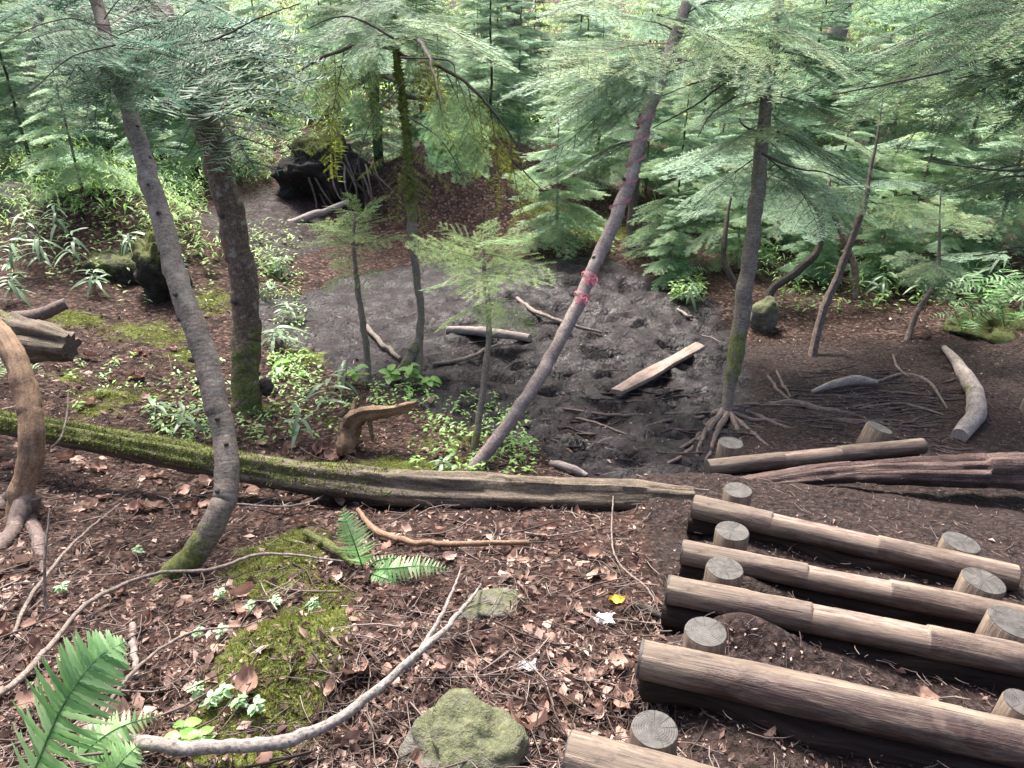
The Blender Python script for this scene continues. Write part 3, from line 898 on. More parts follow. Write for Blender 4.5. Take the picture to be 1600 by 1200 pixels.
# ------------------------------------------------------------------ fir boughs
def fir_bough(mb, r, L=1.0, nl=.022, step=.0055, droop=.12, bare=.2, subs=True, O=None, R=None, dens=1.0, moss=0, nw=.17, spread=.52, wood=1.0):
    """one flat fir bough along +X: axis, side twigs, needles combed to both sides"""
    segs = []
    na = 9
    tt = np.linspace(0, 1, na)
    wob = r.uniform(-.05, .05)
    axis = np.stack([tt * L, wob * L * np.sin(tt * 3), -droop * L * tt ** 2 + .03 * L * np.sin(tt * 3)], -1)
    for i in range(na - 1): segs.append((axis[i], axis[i + 1], .006 * L * (1 - tt[i]) + .0015, .006 * L * (1 - tt[i + 1]) + .0015, tt[i] > bare))
    nside = max(4, int(11 * dens))
    for i in range(nside):
        t = bare * .7 + (1 - bare * .7) * (i + .5) / nside
        for sd_ in (-1, 1):
            if r.rand() < .08: continue
            tq = np.clip(t + r.uniform(-.02, .02), 0, .99)
            p = np.array([np.interp(tq, tt, axis[:, q]) for q in range(3)])
            ls = L * (spread * (1 - tq) ** .8 * min(1, tq * 3 + .3) + .07) * r.uniform(.75, 1.15)
            an = r.uniform(.75, 1.05)
            dv = np.array([math.cos(an), sd_ * math.sin(an), r.uniform(-.18, .05) - droop * .6])
            dv /= np.linalg.norm(dv)
            e = p + dv * ls + np.array([.1 * ls, 0, -.12 * ls * droop * 4])
            mid = p + dv * ls * .5
            segs.append((p, mid, .0028 * L + .001, .0018 * L + .0008, True))
            segs.append((mid, e, .0018 * L + .0008, .0008, True))
            if subs and ls > .12 * L:
                nsub = max(2, int(ls / (.075 * L)))
                for j in range(nsub):
                    u = (j + .6) / (nsub + .4)
                    q = p * (1 - u) + e * u
                    for s2 in (-1, 1):
                        l2 = (ls * (1 - u) * .45 + .03 * L) * r.uniform(.7, 1.1)
                        fw = (e - p) / np.linalg.norm(e - p)
                        pr = np.cross([0, 0, 1.0], fw)
                        d2 = fw * .68 + pr * s2 * .72 + np.array([0, 0, r.uniform(-.2, .05)])
                        segs.append((q, q + d2 * l2, .0012 * L + .0006, .0006, True))
    Rm = np.eye(3) if R is None else R
    Ov = np.zeros(3) if O is None else O
    p0 = np.array([q[0] for q in segs]); p1 = np.array([q[1] for q in segs])
    r0 = np.array([q[2] for q in segs]); r1 = np.array([q[3] for q in segs])
    has = np.array([q[4] for q in segs])
    d = p1 - p0
    ln = np.linalg.norm(d, axis=1) + 1e-9
    d = d / ln[:, None]
    pr = np.stack([-d[:, 1], d[:, 0], 0 * d[:, 0]], -1)
    pr /= np.linalg.norm(pr, axis=1)[:, None] + 1e-9
    upv = np.cross(d, pr)
    if wood:
        rows = []
        for (pp, rr) in ((p0, r0), (p1, r1)):
            for q in (0, 2.094, 4.189):
                rows.append(pp + (pr * math.cos(q) + upv * math.sin(q)) * (rr * wood)[:, None])
        V = np.stack(rows, 1).reshape(-1, 3) @ Rm.T + Ov
        b6 = np.arange(len(segs))[:, None] * 6
        mb.add(V, np.concatenate([b6 + np.array(q) for q in ([0, 1, 4, 3], [1, 2, 5, 4], [2, 0, 3, 5])]), 0, None, .3)
    sel = np.where(has)[0]
    cnt = np.maximum(1, (ln[sel] / step).astype(int))
    ii = np.repeat(sel, cnt)
    u = (np.concatenate([np.arange(c) for c in cnt]) + r.rand(len(ii)) * .6) / np.repeat(cnt, cnt)
    tone = np.repeat(r.rand(len(sel)), cnt)
    NV, NK = [], []
    D, PR, UP = d[ii], pr[ii], upv[ii]
    B0 = p0[ii] + D * (u * ln[ii])[:, None]
    for s2 in (-1, 1):
        a = r.uniform(.35, .75, len(ii))[:, None]
        lift = r.uniform(-.05, .45, len(ii))[:, None]
        dn = D * a + PR * s2 * np.sqrt(1 - a * a) + UP * lift
        l = nl * r.uniform(.75, 1.15, len(ii))[:, None]
        w = l * nw
        tri = np.stack([B0 - D * w * .5, B0 + D * w * .5, B0 + dn * l], 1)
        if s2 < 0: tri = tri[:, ::-1]
        NV.append(tri.reshape(-1, 3))
        NK.append(np.repeat(tone, 3))
    if moss:
        ms = sel[r.rand(len(sel)) < moss]
        cm = np.maximum(1, (ln[ms] / .022).astype(int))
        im = np.repeat(ms, cm)
        b = p0[im] + d[im] * (r.rand(len(im)) * ln[im])[:, None]
        l = r.uniform(.02, .10, len(im))[:, None]
        hx = r.uniform(-1, 1, (len(im), 3)) * [1, 1, 0]
        tri = np.stack([b - hx * .006, b + hx * .006, b + np.array([0, 0, -1.0]) * l + r.uniform(-.015, .015, (len(im), 3))], 1)
        NV.append(tri.reshape(-1, 3))
        NK.append(np.full(len(im) * 3, .9))
    nv = np.concatenate(NV) @ Rm.T + Ov
    mb.add(nv, np.arange(len(nv)).reshape(-1, 3), 1, None, np.concatenate(NK))

BOUGH = {}
for pal, mat, dr, ms, bare in (('dark', 'needle', .16, 0, .22), ('light', 'needle_light', .10, 0, .15), ('moss', 'needle_moss', .12, .35, .10)):
    BOUGH[pal] = []
    for i in range(5):
        mb = MB()
        fir_bough(mb, np.random.RandomState(100 + i), 1.0, .034, .0115 if pal != 'moss' else .016, dr * (.7 + .15 * i), bare, pal != 'moss', moss=ms, spread=.52 if pal != 'moss' else .30, wood=.85)
        BOUGH[pal].append(mb.mesh("fir_bough", [M['twig'], M[mat]], False))
BOUGH['sap'] = []
for i in range(4):
    mb = MB()
    fir_bough(mb, np.random.RandomState(200 + i), .45, .019, .006, .10, .10, i % 2 == 0, dens=.62, spread=.55, nw=.15, wood=.7)
    BOUGH['sap'].append(mb.mesh("sapling_bough", [M['twig'], M['needle_sap']], False))
BOUGH['near'] = []
for i in range(5):
    mb = MB()
    fir_bough(mb, np.random.RandomState(300 + i), .55, .031, .0105, .16, .12, i % 2 == 0, dens=.6, spread=.5, nw=.17, wood=.8)
    BOUGH['near'].append(mb.mesh("near_bough", [M['twig'], M['needle_blue']], False))
BLEN = {'near': .55, 'dark': 1.0, 'light': 1.0, 'moss': 1.0, 'sap': .45}

def bough(tree, p0, p1, pal='dark', up=(0, 0, 1), roll=None, name="bough"):
    p0, p1 = Vector(p0), Vector(p1)
    x = p1 - p0
    L = x.length
    x = x.normalized()
    up = Vector(up)
    if abs(x.dot(up.normalized())) > .93: up = Vector((0, -1, .4))
    z = (up - x * up.dot(x)).normalized()
    rl = random.uniform(-.35, .35) if roll is None else roll
    z = Matrix.Rotation(rl, 3, x) @ z
    y = z.cross(x)
    o = link(name, random.choice(BOUGH[pal]), tree)
    s = L / BLEN[pal]
    m = Matrix((x, y, z)).transposed().to_4x4()
    o.matrix_local = Matrix.Translation(p0 - tree.location) @ m @ Matrix.Diagonal((s, s, s, 1))
    return o

def trunk(tree, pts, seg=16, n=90, mat='fir_bark', moss=None, rough=.08, rscale=9., seed=0., name="trunk", sink=.12, slim=1.0):
    """pts: (px, py, width px, depth) from the base upwards"""
    pts = [(a, b, w * slim, d) for a, b, w, d in pts]
    P3 = [P(a, b, d) for a, b, w, d in pts]
    R3 = [w / 2 * d / F for a, b, w, d in pts]
    P3 = [P3[0] - (P3[1] - P3[0]) / np.linalg.norm(P3[1] - P3[0]) * sink] + P3
    R3 = [R3[0] * 1.12] + R3
    mb = MB()
    kf = None if moss is None else (lambda t, nz, p: moss(t, nz, p))
    tube(mb, P3, R3, seg, n, rough * 1.5, rscale, kfn=kf, seed=seed, wander=.55)
    return build(mb, name, M[mat], tree), np.array(P3), np.array(R3)

def tree_at(name, px, py, label, cat="tree", group=None):
    return empty(name, G(px, py), label, cat, group)

def stubs(tree, P3, R3, ts, mat='dark_bark'):
    q = crom(np.hstack([P3, R3[:, None]]), 200)
    for t in ts:
        c = q[int(t * 199)]
        a = random.uniform(-1.2, 1.2) - math.pi / 2
        d = np.array([math.cos(a), math.sin(a), .25])
        mb = MB()
        tube(mb, [c[:3] + d * c[3] * .8, c[:3] + d * (c[3] + random.uniform(.006, .02))], [c[3] * .30, c[3] * .16], 7, None)
        build(mb, "branch_stub", M[mat], tree)

# --- tree 1: curved grey trunk in front
d = GD(268, 905)
t1 = tree_at("curved_fir", 268, 905, "slim grey fir whose curved trunk swings out of a mossy base")
_, p3, r3 = trunk(t1, [(268, 905, 54, d), (305, 868, 50, d), (343, 800, 47, d), (357, 730, 46, d + .05), (345, 650, 45, d + .1), (318, 560, 45, d + .15), (284, 450, 43, d + .2), (246, 320, 39, d + .3), (212, 210, 33, d + .4), (185, 120, 28, d + .5), (150, 0, 22, d + .6), (115, -160, 16, d + .7)],
      22, 160, 'fir_bark', lambda t, nz, p: (1 - sstep(.04, .17, t)) * sstep(-.9, .3, nz) * .95, .09, 14., slim=.8)
stubs(t1, p3, r3, [.3, .38, .42, .47, .5, .55, .58, .62, .66, .69, .72, .76])
dtop = d + .5
for (a, b, e, f2, dz) in ((190, 110, 60, 190, -.3), (185, 100, 130, 250, -.2), (180, 90, 330, 40, .1), (178, 70, 20, 80, .2), (170, 60, 260, -40, .2), (165, 40, 60, -30, .3), (190, 120, 300, 190, .35), (180, 80, 110, 130, -.5),
                       (150, 10, -40, 60, .2), (160, 20, 330, 30, .3)):
    bough(t1, P(a - 8, b - 30, dtop), P(e, f2 - 38, dtop + dz), 'near', roll=random.uniform(-.7, .7))

for i in range(7):
    a, b = 190 - i * 3, 120 - i * 9
    an = rs.uniform(0, 6.28)
    rr = rs.uniform(90, 170)
    bough(t1, P(a, b, dtop), P(a + rr * math.cos(an), b + rr * .55 * math.sin(an) - 10, dtop - rs.uniform(.1, .7)), 'near', roll=rs.uniform(-.9, .9))
# --- tree 2: reddish trunk behind it
d = GD(384, 640)
t2 = tree_at("red_barked_fir", 384, 640, "fir with reddish speckled bark and a moss-green trunk foot")
_, p3, r3 = trunk(t2, [(384, 645, 52, d), (386, 600, 48, d), (386, 520, 47, d), (378, 430, 47, d), (360, 330, 46, d), (330, 225, 46, d), (295, 130, 42, d), (255, 20, 38, d + .1), (215, -120, 30, d + .2)],
      20, 130, 'red_bark', lambda t, nz, p: (1 - sstep(.10, .30, t)) * .52 + .1 * (1 - t), .10, 12., slim=.9)
stubs(t2, p3, r3, [.4, .55, .66], 'dark_bark')
for (a, b, e, f2, dz) in ((290, 120, 400, 215, -.9), (292, 130, 370, 225, -1.1), (290, 110, 470, 90, -.6), (285, 90, 440, 10, -.2), (285, 100, 150, 130, -.8), (280, 80, 190, 20, .2), (285, 60, 400, -40, .3), (290, 125, 240, 200, -.9), (290, 100, 500, 40, .6), (280, 60, 350, 130, -1.3), (275, 50, 420, 140, -1.0), (270, 40, 120, 60, -1.2)):
    bough(t2, P(a - 8, b - 30, d), P(e, f2 - 38 * (e < 380), d + dz), 'near')

for i in range(8):
    a, b = 295 - i * 3, 125 - i * 9
    an = rs.uniform(-1.2, 4.3)
    rr = rs.uniform(90, 190)
    bough(t2, P(a, b, d), P(a + rr * math.cos(an), b + rr * .5 * math.sin(an) - 15, d - rs.uniform(.2, 1.3)), 'near', roll=rs.uniform(-.9, .9))
# --- bent peeled stem at the picture edge
d = GD(30, 815)
t3 = tree_at("bent_peeled_stem", 30, 815, "thick bent orange-brown stem without bark over forked roots", "stem")
trunk(t3, [(30, 812, 66, d), (40, 760, 62, d), (54, 690, 60, d), (48, 620, 58, d + .05), (18, 550, 58, d + .1), (-30, 500, 58, d + .2), (-90, 480, 56, d + .3)], 20, 90, 'peeled', None, .10, 8., sink=.05, slim=.62)
for q in (((38, 765), (15, 780), (-20, 810), (-60, 830)), ((48, 775), (46, 815), (62, 850), (70, 900)), ((40, 780), (20, 830), (-5, 860), (-30, 870))):
    mb = MB()
    pp = gpath(q, .006)
    pp[0] = P(q[0][0], q[0][1], d)
    tube(mb, pp, [.045, .036, .026, .012], 12, 30, .2, 8.)
    build(mb, "root", M['root'], t3)

# --- leaning trunk with pink tape
d = GD(738, 733)
t4 = tree_at("leaning_fir", 738, 733, "leaning slender fir tied with pink tape above the mud")
TP = [(a_, b_, w_ * .88, d_) for a_, b_, w_, d_ in [(738, 735, 32, d), (775, 690, 31, d + .05), (830, 610, 31, d + .15), (890, 500, 31, d + .3), (935, 400, 31, d + .4), (978, 300, 31, d + .5), (1005, 200, 30, d + .6), (1038, 110, 29, d + .65), (1075, 0, 27, d + .75), (1120, -140, 22, d + .9)]]
_, p3, r3 = trunk(t4, TP, 16, 130, 'pale_bark', lambda t, nz, p: (1 - sstep(0, .06, t)) * .5, .07, 12., slim=.76)
stubs(t4, p3, r3, [.5, .62, .7, .78])
for (a, b, e, f2, dz) in ((1040, 105, 830, 185, .5), (1045, 90, 800, 120, .9), (1040, 110, 840, 240, .6), (1040, 105, 860, 165, .5), (1030, 140, 900, 215, .3), (1050, 80, 890, 60, .8), (1060, 50, 930, 10, .8), (1050, 90, 1230, 150, .6), (1045, 105, 1180, 75, .5), (1060, 60, 1220, 30, .5), (1075, 20, 1180, -30, .6), (1000, 220, 890, 250, 1.0), (1075, 0, 960, -20, .2)):
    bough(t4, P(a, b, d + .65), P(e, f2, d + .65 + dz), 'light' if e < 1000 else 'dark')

# --- fir with spreading roots beside the stairs
d = GD(1135, 645)
t5 = tree_at("rooted_fir", 1135, 645, "upright fir standing on spreading bare roots behind the stairs")
trunk(t5, [(a_, b_, w_ * .84, d_) for a_, b_, w_, d_ in [(1135, 650, 26, d), (1140, 610, 27, d), (1150, 550, 36, d), (1165, 450, 37, d), (1178, 350, 34, d), (1188, 250, 31, d), (1198, 150, 27, d), (1212, 50, 23, d), (1228, -80, 18, d)]], 16, 100, 'fir_bark', lambda t, nz, p: (sstep(.06, .12, t) * (1 - sstep(.16, .3, t))) * .62 * (p[..., 0] < 1e9), .12, 10., seed=3, slim=.82)
for (a, b, e, f2, dz) in ((1190, 205, 1060, 260, 1.2), (1190, 200, 1330, 250, .9), (1192, 190, 1150, 230, -.5), (1190, 210, 1260, 290, .3), (1195, 150, 1330, 170, .6), (1195, 160, 1090, 170, .8), (1200, 110, 1300, 60, .6), (1205, 90, 1110, 40, .6), (1210, 60, 1290, -10, .5), (1190, 240, 1080, 330, .9), (1190, 240, 1290, 350, .8), (1200, 80, 1390, 120, .9)):
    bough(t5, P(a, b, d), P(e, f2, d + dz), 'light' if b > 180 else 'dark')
for q in (((1135, 645), (1110, 660), (1080, 690), (1040, 705)), ((1133, 650), (1105, 668), (1092, 700), (1085, 735)), ((1138, 650), (1120, 675), (1110, 705), (1095, 725)), ((1140, 650), (1170, 655), (1205, 658), (1250, 660)),
          ((1138, 650), (1160, 662), (1185, 685), (1210, 700)), ((1132, 648), (1095, 652), (1050, 655), (990, 668)), ((1140, 648), (1150, 668), (1158, 690), (1170, 705)), ((1140, 645), (1180, 648), (1230, 668), (1300, 672)),
          ((1130, 648), (1100, 680), (1065, 712), (1020, 730))):
    mb = MB()
    pp = gpath(q, -.001)
    pp[0] = P(q[0][0], q[0][1] - 6, d)
    pp[-1][2] -= .02
    tube(mb, pp, [.026, .018, .012, .006], 8, 40, .3, 9., seed=q[1][0])
    build(mb, "root", M['root'], t5)
# surface roots on the bare soil
for i, (q, w, lab) in enumerate((
    (((1200, 632), (1240, 632), (1290, 642), (1335, 648)), .026, "thick surface root bending across the soil below the wood chunk"),
    (((1199, 588), (1215, 610), (1240, 632)), .014, "thin forked root rising from the soil beside the rooted fir"),
    (((1213, 580), (1224, 604), (1236, 622)), .013, "short root tip next to the thin forked root"),
    (((1340, 640), (1400, 632), (1440, 640), (1475, 650)), .012, "thin root running from the thick one to the bleached root"),
    (((1365, 600), (1410, 586), (1450, 598), (1480, 640)), .014, "thin arched root behind the pale wood chunk"),
    (((1372, 612), (1420, 616), (1465, 625)), .012, "straight thin root beside the pale wood chunk"),
    (((1395, 555), (1402, 575), (1420, 590)), .011, "small root below the dark hollow of the trail bend"),
    (((1160, 632), (1200, 634), (1240, 634)), .010, "fine root at the foot of the rooted fir"),
    (((1300, 655), (1360, 660), (1420, 668)), .010, "fine root just behind the short tilted step"),
    (((880, 640), (960, 650), (1050, 648), (1110, 645)), .012, "fine root stretching over the mud towards the rooted fir"),
    (((820, 660), (900, 655), (980, 680)), .010, "fine root in the mud behind the leaning taped trunk"))):
    o = fallen("surface_root", gpath(q, .006), [w * .7] + [w] * (len(q) - 2) + [w * .5], M['root'], lab, "root", 8, 40, .2, 9., seed=i * 3., group="surface roots on the trail")

mb = MB()
for i in range(170):
    px, py = rs.uniform(800, 1480), rs.uniform(575, 740)
    if rs.rand() < .55: px, py = rs.normal(1330, 90), rs.normal(630, 28)
    a = rs.normal(.05, .35)
    ln = rs.uniform(40, 130)
    q = [(px + ln * t * math.cos(a) + rs.uniform(-6, 6), py + ln * .35 * t * math.sin(a) + rs.uniform(-4, 4)) for t in (0, .33, .66, 1)]
    if max(p_[1] for p_ in q) > 760 or max(p_[0] for p_ in q) > 1560: continue
    r_ = rs.uniform(.002, .007)
    tube(mb, gpath(q, .006), [r_ * .6, r_, r_, r_ * .4], 5, 16, .2, 12., cap0=False, cap1=False)
o = build(mb, "fine_roots", M['root'])
tag(o, "tangle of fine bare roots running over the trail soil", None, None, "stuff")

# --- moss-hung tree in the middle
d = GD(652, 590)
t6 = tree_at("moss_hung_fir", 652, 590, "fir hung with moss and drooping dead twigs in mid-clearing")
tk6, _, _ = trunk(t6, [(a_, b_, w_ * .8, d_) for a_, b_, w_, d_ in [(650, 595, 26, d), (655, 540, 22, d), (656, 480, 20, d), (650, 420, 20, d), (643, 350, 26, d), (640, 280, 26, d), (632, 180, 20, d), (618, 80, 18, d), (600, -60, 16, d)]], 14, 90, 'fir_bark', lambda t, nz, p: .25 + .6 * sstep(.35, .5, t), .16, 12., seed=7, slim=.75)
mb = MB()
tube(mb, [P(651, 540, d), P(632, 570, d - .05), P(610, 600, d - .12)], [.045, .04, .02], 10, 24, .12, kfn=lambda t, nz, p: .5 + 0 * t)
build(mb, "root", M['fir_bark'], t6)
LIMBS = [[(620, 75, 0), (560, 72, -.2), (500, 92, -.4), (440, 130, -.6)], [(622, 85, 0), (690, 105, -.1), (750, 150, -.2), (815, 235, -.2)], [(628, 130, 0), (590, 120, .3), (530, 150, .5), (490, 200, .6)], [(620, 70, 0), (650, 60, -.5), (670, 90, -.9), (690, 160, -1.1)], [(630, 150, 0), (690, 160, .4), (760, 210, .7), (850, 300, .9)]]
for L_ in LIMBS:
    pp = np.array([P(a, b, d + e) for a, b, e in L_])
    mb = MB()
    tube(mb, pp, [.022, .017, .012, .004], 8, 40, .15, 10., kfn=lambda t, nz, p: .35 + 0 * t)
    build(mb, "limb", M['dark_bark'], t6)
    q = crom(pp, 60)
    for j in range(9):
        u = .15 + .85 * (j + rs.rand() * .6) / 9
        c0 = q[min(59, int(u * 59))]
        ln = rs.uniform(.28, .75)
        out = (q[-1] - q[0]) / np.linalg.norm(q[-1] - q[0])
        tip = c0 + out * ln * rs.uniform(-.05, .5) + np.array([rs.uniform(-.25, .25) * ln, rs.uniform(-.3, .15) * ln, -ln * rs.uniform(.6, 1.0)])
        bough(t6, c0, tip, 'moss' if rs.rand() < .72 else 'light', up=(0, -1, .2), roll=rs.uniform(-1.2, 1.2))
for (a, b, e, f2, dz) in ((620, 60, 440, 30, .3), (600, 50, 500, -10, .3), (600, 40, 720, 10, .4), (638, 250, 660, 350, -.2), (636, 240, 615, 340, -.3), (640, 230, 720, 300, .3), (636, 230, 560, 270, .4), (615, 40, 560, 60, -.8), (620, 50, 690, 70, -.7)):
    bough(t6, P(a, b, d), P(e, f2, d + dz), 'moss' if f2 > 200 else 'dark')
# --- drooping bough tips of shaded fir above it come from tree 7
d7 = 9.6
t7 = empty("overhanging_fir", np.array([P(560, 0, d7)[0], P(560, 0, d7)[1] + .6, float(H(P(560, 0, d7)[0], P(560, 0, d7)[1] + .6))]), "shaded fir reaching dark boughs over the clearing between trunks and root mass", "tree")
b0 = np.array(t7.location)
mb = MB()
tube(mb, [b0 - [0, 0, .1], b0 + [0.02, 0, 1.2], b0 + [-.03, 0, 2.4], b0 + [0, 0, 4.5]], [.075, .06, .055, .03], 12, 50, .08)
build(mb, "trunk", M['dark_bark'], t7)
for i in range(20):
    h = rs.uniform(2.0, 3.6)
    a = rs.uniform(0, 2 * math.pi)
    p0 = b0 + [0, 0, h]
    l = rs.uniform(1.0, 1.8)
    bough(t7, p0, p0 + np.array([math.cos(a) * l, math.sin(a) * l * .8, -l * rs.uniform(.1, .5)]), 'dark')

# --- saplings
def sapling(name, px, py, pts, label, whorls, pal='sap', mat='fir_bark', L=.42, moss=None):
    d = GD(px, py)
    t = tree_at(name, px, py, label)
    trunk(t, [(a, b, w * .78, d) for a, b, w in pts], 10, 50, mat, moss, .08, 14.)
    for (wx, wy, nb, l, el) in whorls:
        c = P(wx, wy, d)
        a0 = random.uniform(0, 6.28)
        for i in range(nb):
            a = a0 + i * 2 * math.pi / nb + random.uniform(-.25, .25)
            ll = l * random.uniform(.8, 1.15)
            bough(t, c + [0, 0, random.uniform(-.03, .03)], c + np.array([math.cos(a) * ll, math.sin(a) * ll, ll * (el + random.uniform(-.25, .25))]), pal, roll=random.uniform(-.4, .4))
    return t
sapling("fir_sapling", 577, 590, [(577, 592, 13), (572, 540, 13), (563, 480, 12), (555, 420, 10), (552, 370, 7), (556, 330, 4)], "slim fir sapling with a flat pale top by the smooth mud",
        [(557, 425, 4, .34, .0), (553, 385, 6, .46, .2), (554, 362, 6, .40, .3), (556, 340, 5, .28, .55)])
sapling("fir_sapling", 742, 705, [(740, 712, 17), (750, 650, 14), (760, 570, 13), (764, 500, 12), (758, 440, 9), (755, 390, 6)], "young fir with drooping pale boughs beside the leaning trunk",
        [(762, 470, 4, .36, -.4), (758, 425, 7, .46, .05), (756, 402, 7, .42, .2), (755, 388, 5, .3, .4)], moss=lambda t, nz, p: (1 - sstep(.1, .4, t)) * .6)
sapling("fir_sapling", 985, 392, [(985, 395, 20), (988, 330, 20), (995, 250, 18), (1003, 170, 12), (1010, 100, 8)], "dark straight fir standing just behind the leaning taped trunk",
        [(1000, 200, 6, .6, -.1), (1003, 150, 6, .55, 0), (1008, 100, 6, .4, .2), (998, 250, 4, .5, -.15)], 'light', 'dark_bark')

# thin bent trees right of the stairs' fir
def thin_tree(px, py, pts, label, boughs, mat='dark_bark', name="bent_fir", pal='light', moss=None):
    d = GD(px, py)
    t = tree_at(name, px, py, label)
    trunk(t, [(a, b, w, d + (q[0] if q else 0)) for a, b, w, *q in pts], 10, 60, mat, moss, .14, 12., seed=px, slim=.76)
    for (a, b, e, f2, dz) in boughs: bough(t, P(a, b, d), P(e, f2, d + dz), pal)
    return t
thin_tree(1195, 495, [(1192, 500, 20), (1205, 455, 18), (1245, 425, 17), (1275, 395, 16), (1284, 355, 14), (1272, 322, 9), (1240, 290, 5), (1200, 270, 2)], "dark bowed stem curving like a hook above the mossy stump",
          [(1272, 322, 1160, 300, .2), (1265, 315, 1340, 280, .3), (1250, 300, 1130, 250, .4), (1262, 310, 1210, 360, -.3), (1268, 320, 1370, 330, .4), (1240, 290, 1300, 220, .2)])
thin_tree(1180, 500, [(1182, 500, 14), (1150, 445, 14), (1132, 410, 12), (1134, 360, 10), (1140, 320, 6), (1150, 270, 2)], "thin dark stem bowed the other way behind the rooted fir",
          [(1140, 330, 1060, 330, .3), (1138, 345, 1200, 330, .4), (1140, 325, 1090, 280, .2), (1138, 350, 1070, 390, .1)])
thin_tree(1270, 555, [(1268, 558, 19), (1285, 490, 17), (1310, 430, 16), (1332, 370, 14), (1350, 320, 14), (1358, 280, 8), (1370, 220, 5), (1380, 150, 2)], "slanting thin fir with a kinked stem rising from bare soil",
          [(1356, 285, 1250, 260, .3), (1356, 280, 1470, 290, .3), (1360, 265, 1400, 220, .3), (1352, 310, 1440, 360, .2), (1355, 290, 1290, 330, -.2), (1350, 315, 1480, 330, -.3), (1365, 240, 1300, 200, .3), (1368, 225, 1450, 220, .4)], 'root')
thin_tree(1340, 465, [(1338, 470, 16), (1336, 420, 14), (1318, 370, 12), (1300, 325, 9), (1296, 280, 5), (1300, 230, 2)], "short brown stem crossing behind the kinked slanting fir",
          [(1298, 320, 1220, 300, .2), (1300, 325, 1370, 300, .3), (1296, 290, 1260, 240, .3)], 'root')
thin_tree(1418, 530, [(1416, 535, 13), (1432, 490, 12), (1456, 450, 11), (1466, 410, 8), (1468, 350, 4), (1470, 290, 2)], "thin zigzag sapling before the mossy boulder of the trail bend",
          [(1466, 410, 1380, 400, .2), (1466, 400, 1560, 395, .3), (1468, 370, 1400, 340, .3), (1468, 360, 1540, 330, .2), (1466, 400, 1480, 460, -.4), (1468, 350, 1470, 300, .3), (1466, 405, 1420, 440, -.3)], 'root')
thin_tree(20, 270, [(-30, 330, 26), (0, 262, 26), (22, 195, 25), (40, 140, 22), (60, 40, 18), (70, -60, 14)], "slender trunk slanting across the top corner by bamboo grass",
          [(40, 140, 0, 210, -.5), (45, 120, 100, 180, -.4), (50, 100, -40, 90, 0), (55, 60, 130, 30, .2), (60, 40, 0, -10, .2)], 'fir_bark', "slanting_fir", 'dark')
# big overhanging fir at the top right, trunk outside the frame
bx = P(1780, 200, 4.6)
t8 = empty("neighbour_fir", (bx[0], bx[1], float(H(bx[0], bx[1]))), "fir whose long dark boughs sweep in over the trail bend", "tree")
b0 = np.array(t8.location)
mb = MB()
tube(mb, [b0 - [0, 0, .1], b0 + [.02, 0, 1.5], b0 + [0, 0, 3], b0 + [0, 0, 6]], [.12, .10, .09, .06], 14, 60, .08)
build(mb, "trunk", M['fir_bark'], t8)
for (a, b, e, f2, d0_, d1_) in ((1700, 20, 1290, 135, 4.6, 5.2), (1720, 60, 1390, 190, 4.6, 4.9), (1700, -30, 1330, 40, 4.6, 5.0), (1700, -60, 1440, 90, 4.6, 4.5), (1720, 40, 1500, 150, 4.6, 4.2), (1700, -80, 1300, -30, 4.6, 5.4), (1720, 250, 1440, 270, 4.6, 5.2), (1740, 300, 1500, 260, 4.6, 5.4), (1700, -20, 1480, 60, 4.6, 4.2), (1700, -50, 1560, 40, 4.6, 4.1), (1720, 80, 1540, 200, 4.6, 5.3), (1720, 20, 1400, 90, 4.6, 5.6), (1720, 0, 1260, 70, 4.8, 6.2)):
    bough(t8, P(a, b, d0_), P(e, f2, d1_), 'dark')

def spray_top(tree, n, x0, x1, y0, y1, dp, pal, seed, reach=150):
    r_ = np.random.RandomState(seed)
    for i in range(n):
        a, b = r_.uniform(x0, x1), r_.uniform(y0, y1)
        e = r_.uniform(-1, 1) * reach
        bough(tree, P(a, b, dp + r_.uniform(-.3, .3)), P(a + e, b + r_.uniform(10, 90), dp + r_.uniform(-.9, .9)), pal)
spray_top(t4, 12, 1020, 1080, -40, 110, GD(738, 733) + .7, 'light', 1, 190)
spray_top(t5, 14, 1185, 1225, -60, 190, GD(1135, 645), 'light', 2, 180)
spray_top(t6, 8, 590, 630, -50, 60, GD(652, 590), 'light', 3, 200)
spray_top(t8, 10, 1640, 1760, -60, 130, 4.6, 'dark', 4, 10)
spray_top(t2, 6, 235, 290, -30, 90, 4.9, 'near', 5, 220)

